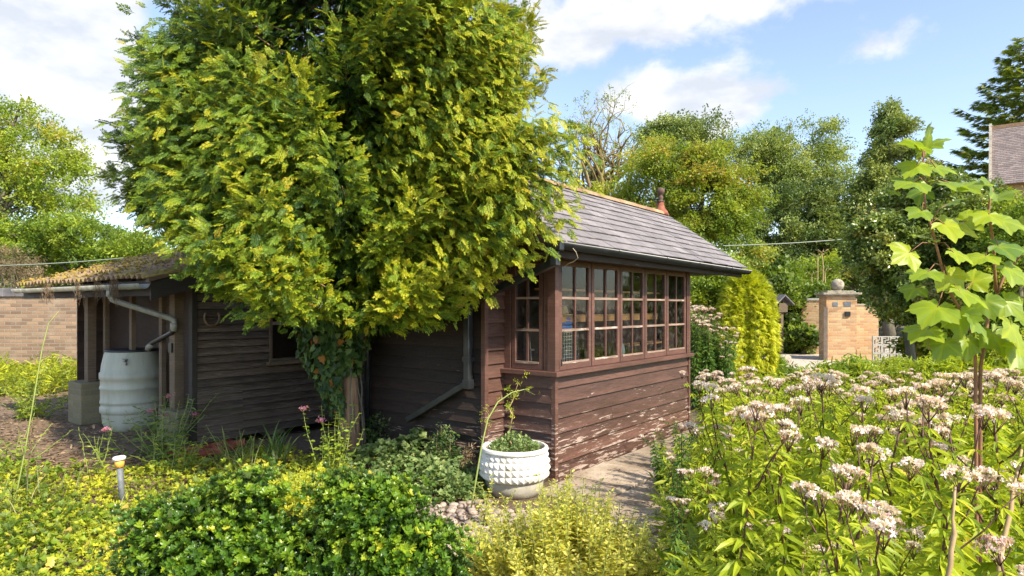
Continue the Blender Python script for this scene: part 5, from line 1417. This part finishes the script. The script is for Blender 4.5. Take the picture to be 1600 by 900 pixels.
while len(pts) < 190 and tries < 6000:
    tries += 1; Y = R.uniform(1.45, 7.0) ; Y = 1.45 + (7.0 - 1.45) * R.uniform() ** .68; q = R.uniform(.225 if Y > 2.5 else .27, .92); X = q * Y
    if any((X - a)**2 + (Y - b)**2 < (.22 if Y < 3 else .20)**2 for a, b in pts): continue
    pts.append((X, Y))
    hmax = np.interp(Y, [1.4, 2.2, 3.5, 5, 7], [1.28, 1.27, 1.17, 1.02, .82]); h = hmax * (R.uniform(.93, 1.04) if R.uniform() < .42 else R.uniform(.42, .92))
    lx = (X - A0.x)*.615 + (Y - A0.y)*.7886; ly = -(X - A0.x)*.7886 + (Y - A0.y)*.615
    if ly > -.75: continue
    if q < .30: h *= .86
    if Y < 2.1 and q < .38: h *= .7
    edge = q < .285 and Y > 2.6
    if edge: put_agri(R.randint(3), protoc, X, Y, h, 'edge')
    else: put_agri(R.randint(6), protos, X, Y, h, 'near' if Y < 3 else 'mid')
print('agrimony', len(pts))
for i in range(26):
    px = R.uniform(1078, 1150); Y = R.uniform(9.2, 10.6); X = (px - 800) / F * Y; hm = 1.5 - (np.interp(px, [1075, 1110, 1150], [445, 470, 530]) - 480) / F * Y
    put_agri(R.randint(3), protoc, X, Y, hm * R.uniform(.75, 1), 'far')
# leafy floor under the flowers
mb = MB(); n = 5200; Y = 1.3 + 6.2 * R.uniform(0, 1, n) ** .8; q = R.uniform(.235, .95, n); X = q * Y
ly = -(X - A0.x)*.7886 + (Y - A0.y)*.615; k = ly < -.85; X, Y = X[k], Y[k]; n = len(X)
P = np.stack([X, Y, R.uniform(.03, .42, n)], 1); scatter(mb, CL_LANCE, P, rframes(n), R.uniform(.07, .13, n), R.uniform(0, .8, n))
tag(mb.build('undergrowth', M['l_agri']), 'leafy undergrowth filling the ground below the agrimony', 'undergrowth', kind='stuff')
# dry stalks
for i, (a, b) in enumerate([((1560, 905, 1.75), (1597, 700, 1.9)), ((1480, 905, 1.7), (1492, 760, 1.75)), ((1278, 905, 2.1), (1330, 750, 2.3)), ((1250, 905, 2.2), (1262, 840, 2.2))]):
    pa, pb = W(*a), W(*b); pa2 = Vector((pa.x, pa.y, 0)); root = thing('dry_stalk', ['thick dry brown stalk leaning at the right edge', 'short broken dry stalk near the right edge', 'leaning seed stalk in front of the agrimony', 'short dry grass stalk below the flowers'][i], 'stalk', pa2)
    mb = MB(); d = wander(pa, pb, 6, .06) - np.array(pa2); d = np.concatenate([[[0, 0, 0]], d]); mb.tube(d, [.007 if i < 2 else .003] * 5 + [.004 if i < 2 else .002] * 3, 6); mb.build('stem', M['stem_dry'], root, True)
    if i >= 2:
        m2 = MB(); P = np.array([d[-1] + (d[-4] - d[-1]) * R.uniform() + R.normal(size=3) * .006 for _ in range(90)]); scatter(m2, [RHOMB], P, rframes(90), R.uniform(.008, .014, 90), R.uniform(.6, 1, 90)); m2.build('seed_head', M['l_grass'], root)

# ------------------------------------------------------------------ sycamore sapling
def sapling():
    R.seed(11); Y0 = 2.42; b = W(1528, 480, Y0); b.z = 0; root = thing('sycamore_sapling', 'young sycamore sapling with big lobed lime leaves at the right', 'sapling', b)
    st = MB(); bx = np.array(b); LP, LD, LS = [], [], []
    def stem(pts_px, r0, r1):
        p = [np.array(W(*q)) - bx for q in pts_px]; k = len(p); path = []
        for i in range(k - 1):
            for t in (0, .5): path.append(p[i] * (1 - t) + p[i+1] * t)
        path.append(p[-1]); st.tube(path, list(np.linspace(r0, r1, len(path))), 8); return np.array(path)
    s1 = stem([(1528, 1095, Y0), (1524, 560, Y0), (1516, 510, 2.42), (1480, 450, 2.40), (1462, 380, 2.38), (1445, 320, 2.36), (1443, 252, 2.34)], .0068, .003)
    s2 = stem([(1531, 1095, Y0 + .02), (1532, 575, Y0), (1545, 490, 2.44), (1570, 430, 2.46), (1600, 392, 2.5), (1650, 330, 2.55)], .0072, .0035)
    s3 = stem([(1556, 455, 2.45), (1552, 380, 2.42), (1545, 330, 2.4), (1548, 300, 2.4)], .006, .003)
    s4 = stem([(1516, 512, 2.42), (1490, 540, 2.35), (1450, 545, 2.3)], .004, .002)
    def leaf(px, py, dY, size, ang, tilt, attach):
        c = np.array(W(px, py, Y0 + dY)) - bx; a = attach[np.argmin(np.linalg.norm(attach - c, axis=1))]
        a = a + (a - c) * .0; mid = (a + c) / 2 + np.array([0, 0, .02]); st.tube([a, mid, c], .0018, 4)
        t = math.radians(ang); d = np.array([math.cos(t), -.45, math.sin(t)]); LP.append(c); LD.append(d); LS.append(size); 
    # leaf base position in the sapling, blade size, direction its tip points to (0 right, 180 left, -90 down)
    for (px, py, dY, s, a, at_) in [
        (1442, 240, -.06, .13, 75, s1), (1438, 232, -.10, .15, 150, s1), (1450, 228, -.02, .14, 25, s1), (1432, 258, -.1, .11, 215, s1), (1462, 262, -.08, .13, -15, s1), (1448, 215, -.02, .08, 100, s1),
        (1430, 285, -.12, .14, 190, s1), (1468, 285, -.05, .14, -10, s1), (1500, 292, -.05, .14, 10, s1), (1440, 300, .05, .11, 240, s1),
        (1440, 330, -.1, .12, 200, s1), (1475, 350, -.05, .15, -20, s1), (1450, 372, .0, .13, 170, s1), (1420, 395, -.1, .12, 205, s1), (1490, 395, -.1, .13, -30, s1),
        (1450, 425, -.12, .15, 195, s1), (1480, 430, -.06, .12, -60, s1), (1430, 450, .06, .12, 220, s1), (1500, 455, -.12, .14, -30, s1), (1465, 480, -.12, .15, 215, s1), (1500, 490, -.15, .15, 250, s1),
        (1520, 500, -.18, .15, -60, s1), (1540, 470, -.12, .14, -80, s2), (1450, 515, -.1, .16, 200, s4), (1475, 535, -.12, .15, 235, s4), (1510, 530, -.05, .13, -100, s4),
        (1552, 300, -.06, .12, 140, s3), (1556, 310, .0, .12, 30, s3), (1545, 335, -.1, .12, 205, s3), (1565, 345, -.05, .13, -20, s3), (1560, 385, -.08, .14, -10, s3), (1540, 400, -.1, .12, 200, s3),
        (1575, 420, -.1, .14, -40, s2), (1590, 440, -.05, .15, -10, s2), (1570, 470, -.1, .15, -50, s2), (1600, 500, .0, .16, -30, s2), (1580, 510, -.12, .15, -80, s2), (1610, 400, .0, .15, 20, s2),
        (1550, 520, -.05, .13, -70, s2), (1590, 545, -.1, .15, -60, s2), (1640, 330, .1, .14, 100, s2), (1630, 380, .1, .14, -30, s2), (1620, 470, .05, .16, -20, s2), (1400, 300, -.05, .05, 200, s1),
        (1510, 345, .1, .11, 20, s1), (1480, 320, .12, .12, 30, s1), (1520, 440, .1, .13, 20, s1), (1600, 355, .1, .13, 60, s2)]:
        leaf(px, py, dY, s * .70, a, 0, at_)
    st.build('stem', M['bark_red'], root, True)
    mb = MB(); n = len(LP); up = np.tile([-.1, -.55, .85], (n, 1))
    mb.inst(SYC, np.array(LP), frames(np.array(LD), up, .28), np.array(LS) * R.uniform(.78, 1.18, n), R.uniform(.1, .8, n), SYC_VT); mb.build('foliage', M['l_syc'], root, True)
sapling()

# ------------------------------------------------------------------ foreground left: box bushes, ground cover, herbs
R.seed(300)
ROS_BOX = [rosette(i, OVAL, 9, 1.0, (.2, 1.1)) for i in range(4)]
def boxbush(px, Y, lobes, lab, n, tlo=.1, thi=.74):
    base = np.array([(px - 800) / F * Y, Y, 0]); root = thing('box_bush', lab, 'bush', base, 0, 'box bushes in the foreground')
    C, P, idx = crown_points(lobes, n, 24, .085, .70); k = P[:, 2] > .03; P = P[k]; idx = idx[k]; m_ = len(P)
    cen = np.mean([c for c, r in lobes], axis=0) - np.array([0, 0, .25])
    li = np.array([min(range(len(lobes)), key=lambda i: np.linalg.norm((C[j] - lobes[i][0]) / lobes[i][1])) for j in range(n)])[idx]
    cc = np.array([c for c, r in lobes])[li] - np.array([0, 0, .12])
    D = unit(P - cc) + R.normal(size=(m_, 3)) * .35 + np.array([0, 0, .25]); Z = unit(D)
    Xa = unit(np.cross(Z, R.normal(size=(m_, 3)))); Rm = np.stack([Xa, np.cross(Z, Xa), Z], 2)
    mb = MB(); T = np.clip(R.uniform(tlo, thi, n)[idx] + R.normal(size=m_) * .15, 0, .97)
    scatter(mb, ROS_BOX, P - base, Rm, R.uniform(.018, .032, m_), T); mb.build('foliage', M['l_box'], root)
    st = MB()
    for i in R.permutation(n)[:45]: st.tube(wander((R.uniform(-.12, .12), R.uniform(-.08, .08), 0), C[i] - base, 5, .15), [.009, .008, .006, .004, .003, .002], 5)
    st.build('stem', M['bark'], root, True)
boxbush(330, 2.75, lobes_px([(330, 850, 90, 80), (290, 880, 80, 80), (385, 800, 55, 60), (400, 900, 90, 90), (270, 960, 90, 90), (360, 980, 110, 90), (385, 770, 32, 38), (250, 820, 40, 40)], 2.75), 'leafy dark green box bush at the left of the pair', 520)
boxbush(580, 2.75, lobes_px([(560, 810, 60, 65), (610, 850, 85, 70), (500, 870, 75, 70), (660, 880, 60, 60), (600, 960, 120, 90), (480, 940, 80, 70), (545, 770, 32, 38), (600, 790, 40, 35)], 2.75), 'leafy dark green box bush at the right beside the cobbles', 560)
boxbush(440, 2.85, lobes_px([(450, 870, 60, 55), (430, 930, 90, 60)], 2.85), 'lower box bush joining the two taller ones', 160)
shrub('spurge_patch', 'yellow green leafy tuft behind the right box bush', 'plant', 500, 4.2, lobes_px([(500, 770, 60, 35), (590, 790, 50, 30), (440, 780, 40, 25)], 4.2), 'l_jenny', CL_OVAL, 60, 30, .07, .045, .3, .9, stems=8, bark='stem_green')

# golden herb by the path: upright whorled spikes
def golden_herb():
    root = thing('golden_herb', 'golden yellow bushy herb with upright spikes beside the path', 'plant', (.28, 3.25, 0)); st = MB(); P, D, S, T = [], [], [], []
    for i in range(380):
        x = R.normal() * .22; y = R.normal() * .17; ed = min(1, math.hypot(x / .42, y / .4)); h = (.60 - .26 * ed) * R.uniform(.55, 1.08)
        if R.uniform() < .06: h *= 1.15
        lean = np.array([x * .5, y * .4, 0]); a = np.array([x, y, 0.]); e = a + lean + [R.normal() * .03, R.normal() * .03, h]
        p = wander(a, e, 5, .05); st.tube(p, [.0022] * 6, 4)
        z = .06; 
        while z < 1:
            q = p[int(z * 5)] + (p[min(5, int(z * 5) + 1)] - p[int(z * 5)]) * (z * 5 % 1); k = 4
            for w in range(k):
                an = R.uniform(0, 6.28); P.append(q + np.array([math.cos(an), math.sin(an), 0]) * .006); D.append((math.cos(an), math.sin(an), R.uniform(-.1, .8))); S.append((.034 if z < .75 else .020) * R.uniform(.7, 1.3)); T.append(R.uniform(.1, 1))
            z += .022 / h * R.uniform(.7, 1.3)
    st.build('stem', M['stem_green'], root); mb = MB(); mb.inst(OVAL, np.array(P), frames(np.array(D), None, .4), S, T); mb.build('foliage', M['l_gyel'], root); print('herb', len(P))
golden_herb()

def gpt(px, py):
    Y = 1500. / (np.asarray(py) - HZ); return (np.asarray(px) - 800) / F * Y, Y
# lime creeping ground cover
def cover(name, lab, n, xr, yr, mat, tpls, zmax, size, tl=(0, 1), keep=None, extra=None):
    px = R.uniform(*xr, n); py = 480 + 1500. / R.uniform(1500. / (yr[1] - 480), 1500. / (yr[0] - 480), n)
    if keep is not None: k = keep(px, py); px, py = px[k], py[k]
    X, Y = gpt(px, py); n = len(X); nzv = .5 + .5 * np.sin(X * 5.1 + 1) * np.sin(Y * 4.3) ; Z = R.uniform(0, 1, n) * zmax * (.35 + .65 * nzv)
    mb = MB(); T = np.clip(R.uniform(*tl, n) * .6 + .4 * (tl[0] + (tl[1] - tl[0]) * (.5 + .5 * np.sin(X * 7.3 + 2 * np.sin(Y * 5)))), 0, .98)
    scatter(mb, tpls, np.stack([X, Y, Z + .01], 1), rframes(n, .5), R.uniform(size * .6, size * 1.3, n), T)
    return tag(mb.build(name, M[mat]), lab, 'ground cover', kind='stuff')
bay = lambda px, py: py > np.interp(px, [-200, 0, 150, 300, 450, 560, 640], [770, 745, 745, 722, 705, 745, 800])
cover('creeping_jenny', 'lime yellow creeping ground cover in the left foreground', 14500, (-250, 640), (705, 1100), 'l_jenny', [rosette(40 + i, OVAL, 6, 1, (.1, .9)) for i in range(3)], .12, .029, (.0, .9), bay)
cover('green_weeds', 'low mixed green weeds in the left foreground', 2600, (-250, 420), (735, 1100), 'l_lime', [rosette(50 + i, IVY, 6, 1, (.1, .9)) for i in range(3)], .17, .036, (0, 1), lambda px, py: (np.sin(px * .021) + np.sin(py * .045 + px * .01)) > .1)
# fallen yellow leaves and small white blooms dotted through the ground cover
n = 260; px = R.uniform(-100, 640, n); py = R.uniform(725, 1000, n); k = bay(px, py); X, Y = gpt(px[k], py[k]); n = len(X); mb = MB()
mb.inst(IVY, np.stack([X, Y, R.uniform(.09, .13, n)], 1), rframes(n, .4), R.uniform(.03, .055, n), R.uniform(.93, 1, n)); tag(mb.build('fallen_leaves', M['l_jenny']), 'yellowed fallen leaves lying over the creeping ground cover', 'leaf litter', kind='stuff')
cover('clover_weeds', 'darker green small leaved weeds mixed into the ground cover', 4200, (-250, 640), (715, 1100), 'l_mid', [rosette(70 + i, OVAL, 6, 1, (.0, .9)) for i in range(3)], .15, .036, (.1, .8), lambda px, py: bay(px, py) & ((np.sin(px * .017 + 2) + np.sin(py * .05 - px * .012)) > -.2))
cover('rough_weeds', 'rough weeds at the foot of the brick wall', 3600, (-300, 140), (575, 625), 'l_jenny', CL_LANCE, .55, .16, (0, .8), lambda px, py: py < np.interp(px, [-300, 60, 140], [640, 620, 608]))
cover('weeds_right', 'short weeds between the slabs and shrubs beyond the house end', 2600, (1075, 1260), (612, 700), 'l_agri', CL_LANCE, .30, .10, (0, .8), lambda px, py: py < 480 + (px - 1000) * 1.7)
cover('garden_weeds', 'green weeds covering the ground behind the flower bed', 8000, (1200, 2000), (612, 700), 'l_agri', CL_LANCE, .40, .14, (0, .9))
cover('verge_grass', 'grassy weeds beside and beyond the drive', 3000, (1150, 1300), (550, 560), 'l_lime', CL_LANCE, .3, .14, (0, .9), lambda px, py: py < 552)
# leaf litter on the earth
n = 9000; px = R.uniform(-250, 420, n); py = R.uniform(610, 760, n); X, Y = gpt(px, py); mb = MB()
mb.inst(OVAL, np.stack([X, Y, R.uniform(.006, .02, n)], 1), frames(np.stack([R.normal(size=n), R.normal(size=n), R.normal(size=n) * .15], 1), None, .25), R.uniform(.03, .065, n), R.uniform(0, 1, n))
tag(mb.build('leaf_litter', M['l_litter']), 'dead brown leaves littering the bare earth by the shed', 'leaf litter', kind='stuff')
n = 1800; px = R.uniform(560, 1040, n); py = R.uniform(740, 900, n); X, Y = gpt(px, py); mb = MB()
mb.inst(OVAL, np.stack([X, Y, R.uniform(.03, .04, n)], 1), frames(np.stack([R.normal(size=n), R.normal(size=n), R.normal(size=n) * .1], 1), None, .2), R.uniform(.008, .022, n), R.uniform(0, 1, n))
tag(mb.build('leaf_crumbs', M['l_litter']), 'small dead leaf crumbs scattered on the path', 'leaf litter', kind='stuff')
# grey-green geranium mound under the conifer
def mound(name, lab, cat, cx, cy, rx, ry, h, n, mat, leaf, size, tl=(0, .95)):
    root = thing(name, lab, cat, (cx, cy, 0)); a = R.uniform(0, 6.28, n); q = np.sqrt(R.uniform(0, 1, n)); X = q*np.cos(a)*rx; Y = q*np.sin(a)*ry
    Z = h * (1 - q ** 2.2) * (.75 + .25*np.sin((X + cx)*9)*np.sin((Y + cy)*8)) * R.uniform(.55, 1, n) + .02
    mb = MB(); scatter(mb, leaf, np.stack([X, Y, Z], 1), rframes(n, .5), R.uniform(.6, 1.25, n) * size, R.uniform(*tl, n)); mb.build('foliage', M[mat], root)
    st = MB()
    for i in range(30): st.tube([(X[i]*.8, Y[i]*.8, 0), (X[i], Y[i], Z[i])], .003, 4)
    st.build('stem', M['stem_dry'], root)
ROS_IVY = [rosette(60 + i, IVY, 6, 1, (.0, .6)) for i in range(3)]
mound('geranium', 'grey green geranium mound spilling towards the cobbles', 'plant', -.72, 5.35, .62, .55, .30, 1700, 'l_geran', ROS_IVY, .036)
mound('geranium', 'grey green geranium mound against the dark side wall', 'plant', -1.02, 5.95, .60, .45, .36, 1300, 'l_geran', ROS_IVY, .038)
mound('geranium', 'small geranium clump just left of the planter', 'plant', -.38, 5.15, .22, .25, .17, 420, 'l_geran', ROS_IVY, .034)
mound('laurel_seedling', 'dark glossy seedling at the foot of the side wall', 'plant', -.62, 5.72, .16, .14, .52, 150, 'l_ivy', CL_OVAL, .07)
mound('dark_fern', 'dark leafy clump behind the trunk foot', 'plant', -1.35, 6.55, .42, .25, .55, 420, 'l_ivy', CL_OVAL, .08)
mound('red_shoots', 'small dry reddish shoots beside the corner board', 'plant', -.36, 5.42, .10, .08, .45, 60, 'l_litter', CL_LANCE, .05)
# upright green herbs
def herb(name, lab, cat, x, y, nst, h, spread, mat, leaf=LANCE, ls=.07, gap=.05, smat='stem_green', fl=None, droop=.3, tl=(.1, .95)):
    root = thing(name, lab, cat, (x, y, 0)); st = MB(); P, D, S = [], [], []; tips = []
    for i in range(nst):
        a = np.array([R.normal() * spread * .35, R.normal() * spread * .35, 0]); hh = h * R.uniform(.6, 1.05); e = a + np.array([R.normal() * spread, R.normal() * spread, hh]); p = wander(a, e, 6, .10)
        st.tube(p, [.004, .0038, .0035, .003, .0026, .002, .0015], 5); tips.append(e); z = .12; az = R.uniform(0, 6.28)
        while z < 1:
            q = p[int(z*6)] + (p[min(6, int(z*6)+1)] - p[int(z*6)]) * (z*6 % 1)
            for k in (0, 3.14): an = az + k; P.append(q); D.append((math.cos(an), math.sin(an), R.uniform(-droop, .5))); S.append(ls * R.uniform(.6, 1.2) * (1.1 - .5*z))
            az += 1.57 + R.uniform(-.4, .4); z += gap / hh * R.uniform(.7, 1.2)
    st.build('stem', M[smat], root); mb = MB(); mb.inst(leaf, np.array(P), frames(np.array(D), None, .4), S, R.uniform(*tl, len(P))); mb.build('foliage', M[mat], root)
    if fl:
        for t in tips[:fl]:
            m2 = MB(); k = 40; m2.inst(FLORET, t + R.normal(size=(k, 3)) * [.018, .018, .010], rframes(k), R.uniform(.008, .013, k), R.uniform(0, 1, k)); m2.build('flower_head', M['petal_pink'], root)
    return root
herb('phlox', 'yellow green upright phlox with a few purple flowers before the trunk', 'flower', -1.55, 5.45, 16, .62, .13, 'l_lime', OVAL, .06, .035, fl=2)
herb('valerian', 'pink flowered valerian leaning in front of the water butt', 'flower', -3.45, 6.3, 26, .62, .22, 'l_agri_cool', LANCE, .10, .045, fl=5)
herb('valerian', 'pale green weed clump left of the loose bricks', 'plant', -3.05, 5.9, 16, .36, .22, 'l_lime', LANCE, .09, .04)
herb('willowherb', 'small pale weed growing in the bare earth', 'plant', -3.72, 5.75, 7, .42, .09, 'l_lime', LANCE, .07, .04)
herb('nettle', 'leafy weed at the left edge of the bare earth', 'plant', -4.6, 5.9, 14, .40, .22, 'l_lime', OVAL, .06, .04)
herb('garden_weed', 'tall weeds at the brick pier of the shed', 'plant', -6.4, 8.6, 30, .62, .30, 'l_lime', OVAL, .08, .05)
herb('wild_carrot', 'slender weeds in front of the old basin', 'plant', -2.62, 6.1, 14, .38, .16, 'l_agri_cool', LANCE, .07, .035)
herb('path_weed', 'small weed at the base of the white planter', 'plant', -.05, 4.86, 5, .12, .06, 'l_gyel', OVAL, .03, .02)
herb('agrimony_shoot', 'lone yellow green shoot beside the cobbles', 'plant', -.18, 4.35, 6, .34, .08, 'l_gyel', OVAL, .04, .025)
herb('lower_weed', 'soft green weeds between box bush and golden herb', 'plant', -.12, 3.7, 22, .26, .16, 'l_geran', OVAL, .045, .025)
# strap leaved iris and long grasses
def blades(name, lab, x, y, n, L_, w, mat, spread, arch=.6):
    root = thing(name, lab, 'plant', (x, y, 0)); mb = MB()
    for i in range(n):
        a = R.uniform(0, 6.28); l = L_ * R.uniform(.6, 1.1); o = np.array([R.normal() * spread, R.normal() * spread, 0]); d = np.array([math.cos(a), math.sin(a), 0]); s = np.array([-d[1], d[0], 0]); ar = arch * R.uniform(.4, 1.3); v = []; K = 7
        for k in range(K + 1):
            t = k / K; c = o + d * l * ar * t ** 1.6 + np.array([0, 0, l * (t - .55 * ar * t ** 2.4)]); ww = w * (1 - t ** 2) * .5 + .0005; v += [c - s * ww, c + s * ww]
        mb.add(v, [(2*k, 2*k+1, 2*k+3, 2*k+2) for k in range(K)], R.uniform(0, 1))
    mb.build('foliage', M[mat], root)
blades('iris', 'strap leaved iris clump below the shed window', -2.25, 6.05, 34, .50, .022, 'l_agri_cool', .07)
blades('grass_tuft', 'straw coloured arching grass left of the iris', -2.45, 5.75, 50, .46, .007, 'l_grass', .12, 1.0)
blades('grass_tuft', 'fine yellow grass tuft at the left edge', -3.6, 4.7, 60, .40, .006, 'l_grass', .18, .9)
blades('grass_tuft', 'fine dry grass tuft near the garden light', -2.5, 4.25, 50, .30, .005, 'l_grass', .2, 1.1)
# the tall leaning stalk on the left
pa = [W(22, 790, 4.8), W(40, 700, 4.85), W(55, 610, 4.9), W(66, 545, 4.95), W(76, 505, 5.0), W(92, 486, 5.05)]
b0 = Vector((pa[0].x, pa[0].y, 0)); root = thing('tall_weed_stalk', 'single tall yellow green stalk bending over at the left', 'weed', b0)
MB().tube([Vector((0, 0, 0))] + [p - b0 for p in pa], [.006, .006, .0055, .005, .004, .003, .002], 6).build('stem', M['stem_green'], root, True)
mb = MB(); P = np.array([pa[R.randint(0, 4)] - b0 + Vector(R.normal(size=3) * .03) for _ in range(12)]); scatter(mb, [LANCE], P, rframes(12), R.uniform(.03, .07, 12), R.uniform(0, 1, 12)); mb.build('foliage', M['l_lime'], root)
root = thing('dock_stalk', 'dry reddish dock stalk standing at the left edge', 'weed', (-3.76, 4.95, 0))
MB().tube([(0, 0, 0), (.02, 0, .3), (.05, 0, .62)], [.006, .005, .003], 6).build('stem', M['rust'], root, True)
mb = MB(); n = 120; t = R.uniform(.4, 1, n); P = np.stack([.05*t, 0*t, .62*t], 1) + R.normal(size=(n, 3)) * .010; scatter(mb, [RHOMB], P, rframes(n), R.uniform(.012, .02, n), R.uniform(0, .6, n)); mb.build('seed_head', M['l_litter'], root)
